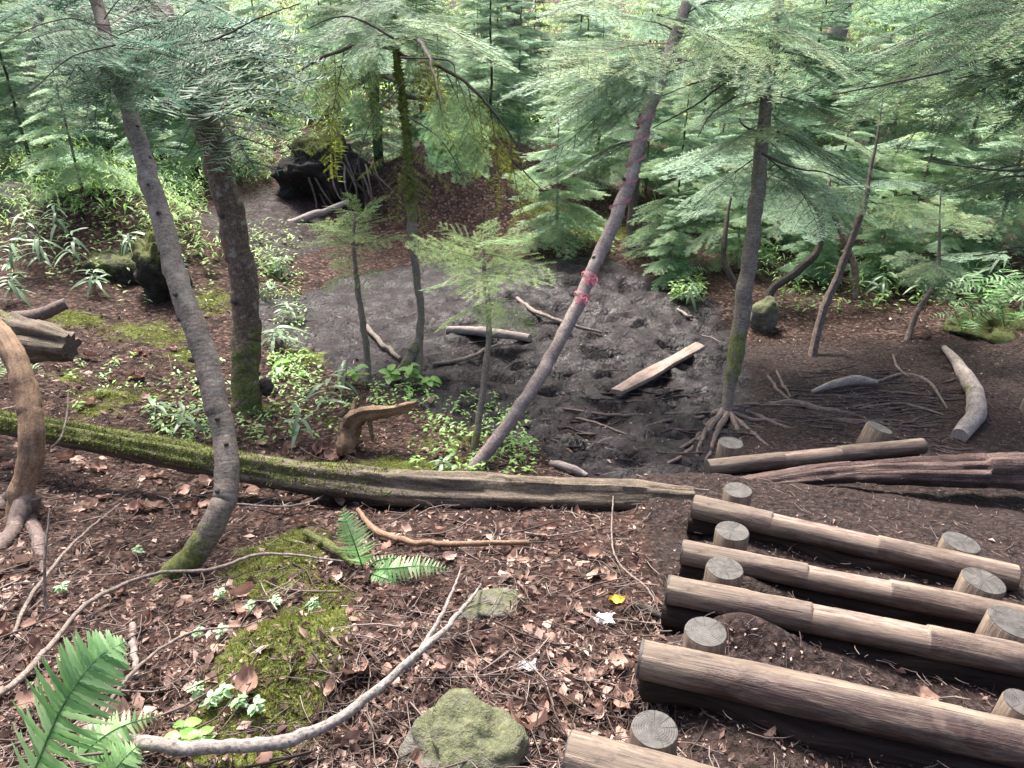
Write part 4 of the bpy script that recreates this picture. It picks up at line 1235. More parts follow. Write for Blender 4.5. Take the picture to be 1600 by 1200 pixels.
# dark bare limbs that show through the foliage
d5_ = GD(1135, 645)
for t_, q, dp, w_ in ((t5, [(1205, 88), (1150, 110), (1090, 128), (1035, 150)], d5_ - .3, 5), (t5, [(1203, 95), (1140, 125), (1085, 165), (1020, 200)], d5_ - .35, 5), (t5, [(1208, 78), (1150, 85), (1090, 100), (1045, 112)], d5_ - .3, 4), (t5, [(1200, 120), (1150, 150), (1110, 180), (1090, 215)], d5_ - .3, 4),
                      (t5, [(1192, 205), (1175, 203), (1160, 195), (1155, 185)], d5_ - .15, 5), (t5, [(1190, 240), (1240, 262), (1290, 270), (1330, 290)], d5_ - .3, 4),
                      (t8, [(1720, 10), (1600, 62), (1500, 105), (1400, 128), (1300, 148)], 4.3, 6), (t8, [(1720, 70), (1600, 98), (1540, 112), (1480, 128)], 4.3, 5), (t8, [(1720, 250), (1600, 266), (1520, 262), (1440, 250)], 4.4, 5), (t8, [(1720, 290), (1600, 275), (1540, 285), (1490, 300)], 4.4, 4), (t8, [(1720, 390), (1600, 386), (1550, 396), (1520, 400)], 4.5, 5),
                      (t1, [(185, 60), (120, 30), (60, 40), (0, 70)], 2.8, 4), (t1, [(180, 70), (110, 90), (50, 140), (10, 150)], 2.7, 4), (t2, [(280, 70), (340, 60), (400, 30), (470, 5)], 4.2, 7), (t2, [(285, 80), (250, 58), (210, 62), (170, 75)], 4.0, 6),
                      (t6, [(615, 60), (560, 30), (520, 28), (480, 45)], 5.2, 7), (t6, [(625, 90), (700, 95), (712, 120), (716, 160)], 5.2, 5), (t6, [(630, 130), (580, 190), (560, 250), (545, 300)], 5.3, 4), (t6, [(635, 180), (690, 220), (730, 290), (740, 330)], 5.4, 4)):
    mb = MB()
    rw = w_ / 2 * dp / F * (1.0 if t_ in (t5, t8) else .62)
    tube(mb, [P(a, b, dp) for a, b in q], np.linspace(rw, rw * .35, len(q)), 6, 40, .2, 14.)
    build(mb, "bare_limb", M['dark_bark'], t_)

# ------------------------------------------------------------------ young firs of the understorey
def young_fir_mesh(seed, Ht, nb, pal_mat, step=.016, nl=.042):
    r = np.random.RandomState(seed)
    mb = MB()
    for i in range(nb):
        t = (i + .5) / nb
        h = Ht * (.10 + .88 * t) + r.uniform(-.06, .06)
        l = (Ht * .30 * (1 - t) + .16) * r.uniform(.75, 1.2)
        a = i * 2.4 + r.uniform(-.3, .3)
        el = -.15 + .5 * t + r.uniform(-.28, .28)
        ca, sa, ce, se = math.cos(a), math.sin(a), math.cos(el), math.sin(el)
        R = np.array([[ca * ce, -sa, -ca * se], [sa * ce, ca, -sa * se], [se, 0, ce]])
        fir_bough(mb, r, l, nl, step, .22, .12, l > .35, np.array([0, 0, h]), R, dens=.8, nw=.24, wood=.5)
    return mb.mesh("young_fir_crown", [M['twig'], M[pal_mat]], False)
def trunk_mesh(Ht, r0, seed, mat):
    r = np.random.RandomState(seed)
    mb = MB()
    pts = [[0, 0, -.2]] + [[r.uniform(-.03, .03) * Ht * .3, r.uniform(-.03, .03) * Ht * .3, Ht * q] for q in (.15, .35, .6, .8, 1.0)]
    tube(mb, pts, [r0 * 1.2, r0, r0 * .85, r0 * .6, r0 * .35, r0 * .1], 10, 40, .08)
    return mb.mesh("fir_trunk", [M[mat]])
YC = [young_fir_mesh(11, 2.6, 52, 'needle_light'), young_fir_mesh(12, 3.2, 58, 'needle'), young_fir_mesh(13, 1.8, 40, 'needle_light'), young_fir_mesh(14, 2.8, 54, 'needle_light')]
YT = [trunk_mesh(2.6, .022, 1, 'fir_bark'), trunk_mesh(3.2, .025, 2, 'dark_bark'), trunk_mesh(1.8, .016, 3, 'fir_bark'), trunk_mesh(2.8, .022, 4, 'fir_bark')]
def young(px, depth, v, sc, label, group=None):
    p = P(px, 300, depth)
    x, y = p[0], p[1]
    z = float(H(x, y))
    o = empty("young_fir", (x, y, z), label, "tree", group)
    o.rotation_euler.z = random.uniform(0, 6.28)
    o.scale = (sc, sc, sc * random.uniform(.9, 1.1))
    link("trunk", YT[v], o)
    link("crown", YC[v], o)
    return o
NAMED_YOUNG = [
    (1165, 8.3, 0, .55, "low fir with boughs to the ground behind the rooted fir"),
    (1290, 7.9, 2, .6, "low fir spreading behind the mossy stump"),
    (1400, 7.8, 0, .5, "small fir right behind the kinked slanting fir"),
    (1510, 7.5, 2, .7, "low pale fir over the boulder-top ferns"),
    (1060, 7.8, 2, .5, "small fir at the mud rim behind the plank"),
    (1200, 9.3, 3, .9, "pale broad fir directly behind the bowed hook stem"),
    (1375, 10.5, 0, 1.0, "taller pale fir behind the kinked slanting fir"),
    (1500, 10.0, 3, 1.0, "pale fir behind the tall bamboo grass"),
    (1240, 11.5, 1, 1.0, "bluish fir seen past the top of the bowed hook stem"),
    (1010, 11.0, 3, .9, "pale fir behind the dark straight fir"),
    (690, 12.5, 3, .9, "pale fir behind the mound crest"),
    (340, 10.8, 0, .9, "pale fir seen past the red-barked trunk"),
    (870, 9.0, 0, .8, "bushy young fir at the rim of mud, left of the taped trunk top"),
    (1060, 8.4, 1, .62, "bluish young fir between the taped trunk and the rooted fir"),
    (1120, 9.8, 0, .85, "pale young fir standing behind the rooted fir trunk"),
    (1440, 8.2, 3, .75, "broad young fir behind the zigzag sapling"),
    (1310, 8.8, 0, .85, "young fir filling the gap between hooked stem and zigzag sapling"),
    (1580, 7.6, 3, .8, "young fir above the mossy boulder of the trail bend"),
    (770, 11.6, 1, .85, "dark young fir growing on top of the earth mound"),
    (930, 10.8, 0, .9, "young fir beyond the mossy log on the mound"),
    (590, 11.2, 1, .8, "young fir right behind the upturned root mass"),
    (130, 7.9, 2, .85, "small young fir above the mossy boulder with the hollow"),
    (60, 9.2, 1, .85, "shaded young fir behind the slender corner trunk"),
    (250, 9.6, 2, .8, "small pale fir seen between the two curved trunks"),
]
for a in NAMED_YOUNG: young(*a)
for i in range(95):
    px = rs.uniform(-250, 1850)
    dep = 11.5 + 17 * rs.rand() ** 1.4
    if (300 < px < 480 and dep < 15) or (430 < px < 1000 and dep < 12.6): continue
    v_ = int(rs.choice([0, 2, 3, 0, 3, 2, 1]))
    sc_ = rs.uniform(.8, 1.35)
    where = ["behind the picture-edge trunks above the bamboo grass", "seen past the two curved trunks", "behind the root mass and moss-hung fir", "beyond the mound, short of the taped trunk", "between the taped trunk and rooted fir tops", "behind the bent stems of the trail bend", "beyond the mossy boulder of the trail bend"][int(np.clip(np.searchsorted([150, 430, 700, 960, 1200, 1450], px), 0, 6))]
    young(px, dep, v_, sc_, ("tall " if v_ * 0 + sc_ > 1.1 else "low ") + ("bluish" if v_ == 1 else "pale") + (" distant" if dep > 19 else "") + " young fir " + where, "young firs of the thicket")

# tall trunks of the wood behind
TT = [trunk_mesh(11, .16, 20 + i, m) for i, m in enumerate(('fir_bark', 'dark_bark', 'pale_bark'))]
for i in range(10):
    if i < 8: px, dep = [(1460, 17), (1490, 19), (1510, 15.5), (800, 19), (760, 24), (1285, 16), (20, 15), (170, 21)][i]
    else: px, dep = rs.uniform(-300, 1900), rs.uniform(17, 42)
    p = P(px, 200, dep)
    o = empty("tall_trunk", (p[0], p[1], float(H(p[0], p[1]))), ("grey", "dark", "pale")[i % 3] + " bare trunk in the wood, " + ["above the curved trunks", "above the root mass", "above the earth mound", "past the rooted fir", "over the trail bend"][int(np.searchsorted([380, 640, 1000, 1350], px))], "tree", "tall trunks of the wood")
    o.rotation_euler = (rs.uniform(-.06, .06), rs.uniform(-.05, .14), rs.uniform(0, 6.28) * 0)
    sc = rs.uniform(.7, 1.2)
    o.scale = (sc, sc, 1)
    link("trunk", TT[i % 3], o)
    if dep > 16:
        c = link("crown", YC[1], o)
        c.location = (0, 0, rs.uniform(2.0, 3.4))
        c.scale = (2.2 / sc, 2.2 / sc, 2.0)

# ------------------------------------------------------------------ undergrowth beyond (nobody could count it)
def leaf_quads(base, dirs, L, W, droop, nseg=2):
    """many bent lance leaves at once; returns verts, faces"""
    n = len(base)
    up = np.array([0, 0, 1.0])
    side = np.cross(dirs, up)
    side /= np.linalg.norm(side, axis=1)[:, None] + 1e-9
    t = np.linspace(0, 1, nseg + 1)
    w = np.sin(np.pi * np.clip(t * .93 + .05, 0, 1)) ** .8
    V = np.zeros((n, nseg + 1, 2, 3))
    for i, q in enumerate(t):
        c = base + dirs * (L * q)[:, None] - up * (droop * L * q * q)[:, None]
        V[:, i, 0] = c - side * (W * w[i])[:, None]
        V[:, i, 1] = c + side * (W * w[i])[:, None]
    idx = np.arange(n * (nseg + 1) * 2).reshape(n, nseg + 1, 2)
    f = np.stack([idx[:, :-1, 0], idx[:, :-1, 1], idx[:, 1:, 1], idx[:, 1:, 0]], -1).reshape(-1, 4)
    return V.reshape(-1, 3), f
def shoots(n, xr, yr, hr, ll, seed, cond=None, nl=8):
    r = np.random.RandomState(seed)
    x = r.uniform(*xr, n * 3)
    y = r.uniform(*yr, n * 3)
    keep = np.abs(x) < .75 * y + 2
    if cond is not None: keep &= cond(x, y)
    x, y = x[keep][:n], y[keep][:n]
    n = len(x)
    h = r.uniform(*hr, n)
    z = H_full(x, y)
    B = np.repeat(np.stack([x, y, z], -1), nl, 0)
    hh = np.repeat(h, nl) * np.tile(np.linspace(.35, 1.0, nl), n) * r.uniform(.8, 1.1, n * nl)
    lean = np.repeat(r.uniform(-.25, .25, (n, 2)), nl, 0)
    B[:, 2] += hh
    B[:, :2] += lean * hh[:, None]
    a = r.uniform(0, 6.28, n * nl)
    e = r.uniform(-.1, .6, n * nl)
    D = np.stack([np.cos(a) * np.cos(e), np.sin(a) * np.cos(e), np.sin(e)], -1)
    L = r.uniform(*ll, n * nl)
    V, f = leaf_quads(B, D, L, L * r.uniform(.07, .12, n * nl), r.uniform(.3, .9, n * nl))
    return V, f, np.repeat(np.repeat(r.rand(n), nl) * .6 + r.rand(n * nl) * .4, len(V) // (n * nl))
def far_ok(x, y): return (mud_mask(x, y) < .2) & (path_mask(x, y) < .3) & ~((np.abs(x + .5) < 1.7) & (y < 11.6))
mb = MB()
V, f, k = shoots(13000, (-26, 26), (10.2, 34), (.2, 1.2), (.08, .19), 31, far_ok)
mb.add(V, f, 0, None, k)
V, f, k = shoots(1300, (2.6, 9), (7.2, 12), (.05, .45), (.03, .09), 32, far_ok)
mb.add(V, f, 0, None, k)
V, f, k = shoots(2600, (-9, -2.4), (7.4, 12), (.05, .5), (.04, .12), 33, far_ok)
mb.add(V, f, 0, None, k)
V, f, k = shoots(3200, (-60, 60), (30, 75), (.6, 2.6), (.3, .6), 34, None)
mb.add(V, f, 0, None, k)
o = build(mb, "undergrowth", M['under'])
tag(o, "bamboo grass undergrowth, its green lightened as haze, covering the wood floor behind", None, None, "stuff")

# ------------------------------------------------------------------ nearer plants with separate leaves
def lance_mesh(L, W, droop, mat, name="leaf", fold=.25, nseg=6, pw=.8):
    t = np.linspace(0, 1, nseg + 1)
    w = W * np.sin(np.pi * (t ** .85) * .97 + .04) ** pw
    V, F_ = [], []
    for i in range(nseg + 1):
        x = L * t[i]
        z = -droop * L * t[i] ** 2
        V += [[x, -w[i], z + fold * w[i]], [x, 0, z], [x, w[i], z + fold * w[i]]]
    for i in range(nseg):
        a = i * 3
        F_ += [[a, a + 3, a + 4, a + 1], [a + 1, a + 4, a + 5, a + 2]]
    return MB().add(V, F_, 0, None, .5).mesh(name, [mat])
SASA = [lance_mesh(.20, .018, .5, M['sasa']), lance_mesh(.16, .016, .3, M['sasa']), lance_mesh(.24, .020, .8, M['sasa'])]
OVAL = [lance_mesh(.10, .034, .25, M['green_leaf'], pw=.6), lance_mesh(.085, .03, .4, M['green_leaf'], pw=.6)]
SMALL = [lance_mesh(.028, .0075, .2, M['pale_leaf'], pw=.7, nseg=4), lance_mesh(.022, .006, .1, M['pale_leaf'], pw=.7, nseg=4)]
SMALLG = [lance_mesh(.036, .013, .2, M['green_leaf'], pw=.6, nseg=4)]
def stem_mesh(h, r, mat, lean):
    mb = MB()
    tube(mb, [[0, 0, -.03], [lean * .3 * h, 0, h * .5], [lean * h, 0, h]], [r, r * .8, r * .5], 5, 8)
    return mb.mesh("stem", [mat])
STEM = stem_mesh(.3, .003, M['sasa'], .15)
SSTEM = stem_mesh(.05, .0012, M['pale_leaf'], .1)
def plant(name, px, py, label, cat, leaves, nleaf, h, spread, group=None, stem=STEM, hs=.3, el=(-.1, .6), sc=1.0, top=False):
    p = G(px, py)
    o = empty(name, p, label, cat, group)
    s_ = link("stem", stem, o)
    s_.scale = (h / hs, h / hs, h / hs)
    for i in range(nleaf):
        l = link("leaf", random.choice(leaves), o)
        t = 1.0 if top else (i + 1) / nleaf
        a = i * 2.4 + random.uniform(-.4, .4)
        l.location = (.12 * h * t, 0, h * (.35 + .65 * t))
        l.rotation_euler = (random.uniform(-.3, .3), -random.uniform(*el), a)
        q = sc * random.uniform(.75, 1.2)
        l.scale = (q, q, q)
    return o
for (px, py, h, n_, lab) in ((25, 440, .5, 9, "bamboo grass tuft at the picture edge below the black hollow"), (70, 430, .5, 10, "dense bamboo grass tuft over the splintered log"), (120, 420, .45, 9, "bamboo grass tuft leaning on the mossy boulder"),
        (50, 400, .55, 9, "tall bamboo grass shoot behind the dense tuft"), (150, 460, .3, 7, "low bamboo grass beside the hollow of the boulder"), (20, 470, .3, 7, "low bamboo grass on the mossy bank"), (95, 380, .5, 8, "bamboo grass on top of the bank under fir boughs"),
        (205, 400, .3, 7, "bamboo grass growing on the mossy boulder top"),
        (375, 625, .14, 5, "narrow leaves sprouting between the two curved trunks"), (290, 670, .16, 6, "blue-green bamboo grass right behind the mossy fallen log"), (245, 650, .12, 5, "small bamboo grass sprig in needle litter"),
        (510, 650, .28, 7, "blue-green lance leaved plant beside the broken orange stump"), (540, 620, .3, 6, "lance leaved sprig under the slim sapling"), (470, 690, .2, 6, "pale lance leaved sprig over the mossy log"),
        (450, 500, .16, 6, "pale leaved sprig at the rim of the smooth mud"), (430, 540, .16, 6, "leafy sprig beside the red-barked trunk"), (420, 470, .2, 6, "leafy sprig above the mud rim"), (440, 430, .2, 7, "leafy sprig beside the path end at the root mass"),
        (690, 735, .08, 5, "low fern-like sprig on the mossy log at the leaning trunk foot"),
        (1075, 475, .22, 7, "bright leafed sprig at the mud rim behind the plank"), (1500, 470, .3, 8, "big leaved bamboo grass above the mossy boulder"), (1545, 450, .35, 9, "bamboo grass rosette by the picture edge"), (1430, 470, .3, 8, "bamboo grass behind the zigzag sapling"),
        (1370, 470, .3, 8, "bamboo grass between kinked fir and zigzag sapling"), (1590, 490, .35, 8, "bamboo grass hanging over the mossy boulder at picture edge"), (1480, 430, .4, 9, "tall bamboo grass behind the rosette")):
    plant("bamboo_grass", px, py, lab, "plant", SASA, n_ + (8 if py < 560 else 2), h * (.75 if px < 300 else 1), .2, "bamboo grass plants near the trail", sc=.8, el=(-.5, .6))
for (px, py, h, n_, lab) in ((640, 600, .16, 9, "bright green broad leaved plant at the moss-hung fir foot"), (610, 605, .14, 7, "bright green plant left of the moss-hung fir foot"), (670, 612, .12, 6, "bright green plant right of the moss-hung fir foot"), (555, 600, .14, 6, "yellow-green leafy plant at the slim sapling foot"),
        (440, 580, .08, 5, "yellow-green leaves at the litter edge beside the red-barked fir")):
    plant("broad_leaved_plant", px, py, lab, "plant", OVAL, n_, h, .2, "broad leaved plants", el=(-.2, .5))
SEED = [(100, 930, "beside the bent peeled stem"), (215, 870, "among pale curled leaves"), (390, 960, "on the moss mound crest"), (430, 950, "in the middle of moss mound top"), (345, 940, "above the moss mound"), (490, 955, "at the mound corner under the fern"), (345, 1000, "on the mound slope"), (310, 1000, "just off the mound slope"),
        (330, 1110, "in the pale cluster below the mound"), (350, 1095, "topmost in the pale cluster below the mound"), (375, 1110, "at the end of the pale cluster below the mound"), (310, 1090, "by the twig near the large fern"), (400, 1120, "beneath the mound beside a dry twig"), (560, 760, "on the mossy log")]
for px, py, lab in SEED:
    plant("seedling", px, py, "small pale seedling " + lab, "plant", SMALL, 9, .05, .05, "seedlings on the forest floor", SSTEM, .05, (-.15, .25), 1.0)
for px, py, lab in ((290, 1150, "lowest"), (315, 1165, "second"), (285, 1170, "hindmost")):
    plant("round_leaved_seedling", px, py, {"lowest": "bright green round leaved seedling over the speckled branch", "second": "bright green seedling nearest the speckled branch", "hindmost": "bright green seedling beside the small fern frond"}[lab], "plant", SMALLG, 5, .045, .05, "bright seedlings", SSTEM, .05, (-.15, .25), 1.0)
# low green cover near the leaning trunk: uncountable
def cover(n, boxpx, hr, ll, seed, mat, name, label, nl=5):
    r = np.random.RandomState(seed)
    B, D, L = [], [], []
    for i in range(n):
        q = boxpx[r.randint(len(boxpx))]
        p = G(r.uniform(q[0], q[2]), r.uniform(q[1], q[3]))
        for j in range(nl):
            B.append(p + [r.uniform(-.03, .03), r.uniform(-.03, .03), r.uniform(*hr)])
            a, e = r.uniform(0, 6.28), r.uniform(-.2, .6)
            D.append([math.cos(a) * math.cos(e), math.sin(a) * math.cos(e), math.sin(e)])
            L.append(r.uniform(*ll))
    L = np.array(L)
    V, f = leaf_quads(np.array(B), np.array(D), L, L * .22, .4 + 0 * L)
    mb = MB().add(V, f, 0, None, np.repeat(r.rand(len(L)), len(V) // len(L)))
    o = build(mb, name, mat)
    tag(o, label, None, None, "stuff")
cover(620, [(110, 560, 360, 640), (400, 600, 560, 690), (230, 640, 420, 700), (640, 640, 800, 735), (560, 600, 680, 640), (420, 470, 480, 640), (690, 620, 830, 700), (260, 600, 360, 690), (740, 690, 830, 740), (400, 400, 470, 480), (420, 560, 500, 600)], (.0, .07), (.015, .05), 41, M['green_leaf'], "ground_cover", "fine green ground cover around the leaning trunk foot")
cover(560, [(150, 250, 330, 400), (230, 300, 330, 480), (380, 360, 470, 440), (0, 300, 230, 470), (0, 250, 230, 400), (1050, 450, 1100, 470), (1380, 430, 1600, 500), (860, 350, 960, 400), (1220, 430, 1400, 490)], (.0, .16), (.025, .07), 42, M['under'], "bank_cover", "loose pale herbs covering the banks around the clearing")

# ------------------------------------------------------------------ ferns
def pinna_mesh(L, W, nt=9):
    V, F_ = [], []
    for i in range(nt + 1):
        t = i / nt
        w = W * (1 - t) ** .65 * (1 if i < nt else 0)
        wz = w * (1.0 if i % 2 == 0 else .72)
        x = L * t
        z = -.12 * L * t * t
        V += [[x, -wz, z + .15 * w], [x, 0, z], [x, wz, z + .15 * w]]
    for i in range(nt):
        a = i * 3
        F_ += [[a, a + 3, a + 4, a + 1], [a + 1, a + 4, a + 5, a + 2]]
    return MB().add(V, F_, 0, None, .5).mesh("pinna", [M['fern']])
PINNA = pinna_mesh(1.0, .105)
def frond(fern, pts, npair, wmax, facing=(0, -.4, 1), tip=.25, base=.35, fill=.8):
    pts = crom(np.asarray(pts, float), 40)
    mb = MB()
    tube(mb, pts, np.linspace(.0035, .0008, 40), 5, None)
    fr = build(mb, "frond", M['fern'], fern)
    t, _, _ = frames(pts)
    fv = np.array(facing, float)
    L = np.linalg.norm(np.diff(pts, axis=0), axis=1).sum()
    for i in range(npair):
        u = .12 + .87 * i / (npair - 1)
        j = u * 39
        p = pts[int(j)] + (pts[min(39, int(j) + 1)] - pts[int(j)]) * (j - int(j))
        tv = t[int(j)]
        z = fv - tv * (fv @ tv)
        z /= np.linalg.norm(z)
        sdv = np.cross(z, tv)
        w = wmax * (base + (1 - base) * sstep(0, .35, u)) * (1 - (u ** 2.6) * (1 - tip * .3))
        for s_ in (-1, 1):
            dv = sdv * s_ * .95 + tv * (.12 + .2 * u + random.uniform(-.1, .1)) + z * random.uniform(-.3, .12)
            dv /= np.linalg.norm(dv)
            y = np.cross(z, dv)
            y /= np.linalg.norm(y)
            zz = np.cross(dv, y)
            o = link("pinna", PINNA, fr)
            wl_ = w * random.uniform(.92, 1.05)
            thick = min(1.6, L / npair / wl_ / .105 * fill)
            Mx = Matrix(((dv[0], y[0], zz[0]), (dv[1], y[1], zz[1]), (dv[2], y[2], zz[2]))).to_4x4()
            o.matrix_local = Matrix.Translation(Vector(p) - fern.location) @ Mx @ Matrix.Diagonal((wl_, wl_ * thick, wl_, 1))
    return fr
fb = G(40, 1230)
d = GD(60, 1190)
fern1 = empty("large_fern", fb, "large bright green fern in the bottom corner", "fern")
frond(fern1, [P(20, 1290, d - .1), P(60, 1190, d - .16), P(100, 1100, d - .2), P(150, 1030, d - .2), P(196, 1002, d - .16)], 36, 88 * d / F, (0, -.75, .8))
frond(fern1, [P(60, 1280, d - .02), P(120, 1190, d - .02), P(180, 1140, d), P(252, 1116, d + .04)], 24, 45 * d / F, (0, -.5, .9))
frond(fern1, [P(130, 1290, d - .05), P(160, 1230, d - .06), P(190, 1190, d - .05), P(215, 1165, d - .03)], 22, 55 * d / F, (0, -.6, .8))
d = GD(585, 890)
fern2 = empty("wood_fern", G(575, 890), "pale green fern with spreading fronds below the mossy log", "fern")
frond(fern2, [P(568, 892, d), P(558, 860, d - .03), P(545, 825, d - .04), P(534, 795, d - .02)], 20, 36 * d / F, (0, -.9, .6), fill=.55)
frond(fern2, [P(572, 890, d), P(610, 888, d - .06), P(660, 884, d - .08), P(706, 890, d - .08)], 22, 26 * d / F, (0, -.5, 1))
frond(fern2, [P(568, 892, d), P(590, 900, d - .06), P(612, 908, d - .08), P(636, 922, d - .08)], 16, 24 * d / F, (0, -.4, 1))
frond(fern2, [P(570, 888, d), P(590, 876, d + .02), P(612, 872, d + .04), P(630, 874, d + .05)], 12, 14 * d / F, (0, -.4, 1))
for i, (px, py, sc, lab) in enumerate(((1065, 440, .30, "yellowish fern behind the plank at the mud rim"), (1560, 480, .35, "fern drooping over the mossy boulder of the trail bend"), (30, 590, .22, "dark green fern under the bent peeled stem"), (1520, 490, .28, "small fern on the mossy boulder top"), (1600, 470, .4, "wide fern at the picture edge over the mossy boulder"), (1535, 470, .35, "upright fern behind the small boulder-top fern"), (1570, 505, .36, "fern spreading low over the mossy boulder edge"), (1505, 515, .3, "fern at the tip of the mossy boulder"))):
    c = P(px, py + 5, 6.25) if px > 1500 else G(px, py)
    fo = empty("bank_fern", c, lab, "fern")
    for j in range(4):
        a = j * 1.57 + random.uniform(-.3, .3)
        v_ = np.array([math.cos(a), math.sin(a), 0])
        frond(fo, [c, c + v_ * sc * .3 + [0, 0, sc * .45], c + v_ * sc * .7 + [0, 0, sc * .5], c + v_ * sc + [0, 0, sc * .3]], 12, sc * .25, (0, -.2, 1))

# ------------------------------------------------------------------ branches, broken stump, tape
fallen("speckled_branch", [*gpath([(140, 1155, .03), (230, 1185, .05), (330, 1195, .06), (450, 1190, .07), (540, 1160, .09), (620, 1105, .11), (690, 1040, .12), (735, 975, .10), (752, 930, .05)])],
       [.016, .017, .016, .015, .013, .011, .0085, .006, .003], M['speckled'], "long pale speckled branch sweeping along the bottom edge", "branch", 10, 120, .12, 14.)
fallen("forked_branch", gpath([(640, 1092, .105), (690, 1020, .13), (714, 960, .14), (722, 920, .1)]), [.007, .006, .004, .002], M['speckled'], "thin fork beside the long speckled branch", "branch", 7, 50, .1)
fallen("vine_branch", gpath([(-30, 1120, .03), (40, 1075, .04), (100, 1010, .05), (150, 960, .06), (240, 915, .05), (340, 905, .05), (420, 885, .06), (550, 888, .03)]), [.008, .009, .008, .008, .007, .007, .006, .003], M['stick'], "long thin vine-like branch passing the first curved trunk foot", "branch", 8, 110, .12, 14.)
fallen("vine_branch", gpath([(140, 1160, .03), (220, 1065, .05), (300, 1010, .05), (390, 995, .04)]), [.005, .005, .004, .002], M['stick'], "thin branch arching from the fern towards the moss mound", "branch", 6, 60, .12)
fallen("brown_branch", gpath([(560, 805, .03), (590, 842, .04), (640, 858, .04), (720, 862, .04), (826, 857, .03)]), [.010, .014, .013, .012, .010], M['peeled'], "orange-brown branch on the litter behind the pale fern", "branch", 9, 70, .15)
fallen("mossy_stick", gpath([(478, 840, .03), (520, 868, .04), (552, 890, .02)]), [.015, .016, .01], M['mossy_wood'], "short mossy stick leaning into the pale fern", "branch", 9, 40, .15, kfn=lambda t, nz, p: .7 + 0 * t)
fallen("upright_twig", [*gpath([(70, 1000, .0), (72, 960, .01)]), P(70, 880, GD(70, 960) - .02), P(78, 795, GD(70, 960))], [.006, .006, .005, .003], M['stick'], "thin dry twig standing up before the bent peeled stem", "twig", 6, 50, .12)
fallen("leaning_twig", gpath([(20, 1000, .01), (60, 930, .03), (130, 850, .04), (190, 795, .03)]), [.006, .007, .006, .003], M['stick'], "dry twig slanting through the litter beside the bent stem", "twig", 6, 50, .12)
fallen("stubby_twig", gpath([(208, 980, .01), (212, 1020, .02), (214, 1062, .01)]), [.010, .011, .008], M['pale_bark'], "short thick pinkish stick upright in the litter above the large fern", "stick", 8, 30, .15)
fallen("curved_twig", gpath([(370, 795, .03), (450, 802, .04), (510, 785, .05), (545, 740, .09)]), [.005, .006, .005, .003], M['stick'], "curved twig rising over the mossy log from the first trunk", "twig", 6, 50, .12)
fallen("log_twig", [P(80, 700, 3.75), P(95, 685, 3.75), P(105, 650, 3.8), P(107, 610, 3.85)], [.006, .006, .005, .003], M['stick'], "pale forked twig poking up in front of the mossy log", "twig", 6, 40, .12)
fallen("path_twig", gpath([(958, 770, .06), (958, 870, .03), (1010, 930, .03), (1030, 965, .02)]), [.003, .004, .004, .002], M['stick'], "thin pale twig trailing from log to steps over dark litter", "twig", 5, 60, .1)
fallen("dark_stick", gpath([(985, 950, .02), (1010, 958, .02), (1035, 970, .02)]), [.009, .011, .009], M['dark_bark'], "short dark stick pointing at the soil-heaped step end", "stick", 7, 24, .15)
# fine twig thickets: uncountable dry twigs
# broken orange stump
c = G(552, 705)
st = empty("broken_stump", c, "broken orange-brown stump with one limb bent sideways", "stump")
d = GD(552, 705)
for q, rr in (([(540, 706, 0), (545, 678, 0), (560, 650, -.02), (590, 640, -.04), (625, 637, -.06), (652, 628, -.05)], [.065, .06, .055, .045, .034, .018]), ([(582, 690, .02), (578, 665, .0), (574, 645, -.02)], [.010, .016, .022]), ([(530, 700, .03), (548, 650, .02), (556, 622, .02)], [.016, .022, .01])):
    mb = MB()
    tube(mb, [P(a, b, d + e) for a, b, e in q], rr, 18, 60, .45, 12., rfn=ridge_fn(.9, 3., 2.), kfn=lambda t, nz, p: .3 * (1 - t))
    build(mb, "limb", M['peeled'], st)
c = P(415, 605, GD(400, 640))
rock("bark_stump", c, (.05, .05, .07), 3.1, "small dark stub beside the moss-green trunk foot", "stub", .1, 'dark_bark')

def ribbon(mb, pts, w, n=30, face=(0, -1, .2)):
    p = crom(np.asarray(pts, float), n)
    t, A, B = frames(p)
    sd_ = np.cross(t, np.array(face))
    sd_ /= np.linalg.norm(sd_, axis=1)[:, None] + 1e-9
    V = np.stack([p - sd_ * w / 2, p + sd_ * w / 2], 1).reshape(-1, 3)
    i = np.arange(n - 1) * 2
    mb.add(V, np.stack([i, i + 1, i + 3, i + 2], -1), 0, None, .5)
_tk4 = [o for o in t4.children if o.name.startswith('trunk')][0]
_TV = np.array([list(v.co) for v in _tk4.data.vertices]) + np.array(t4.location)
def on_trunk(py):
    ys = [q[1] for q in TP][::-1]
    x, w, dd = [np.interp(py, ys, [q[j] for q in TP][::-1]) for j in (0, 2, 3)]
    # the trunk as built: slimmed, and wandering a little off the drawn line
    c0 = P(x, py, dd)
    ring = _TV[np.argsort(np.abs(_TV[:, 2] - c0[2]))[:34]]
    q = ring.mean(0)
    k = float((q - CAM) @ np.array([0, CP, -SP]))
    return [800 + F * (q[0] - CAM[0]) / k, 2 * np.median(np.linalg.norm((ring - q)[:, :2], axis=1)) * F / k, k]
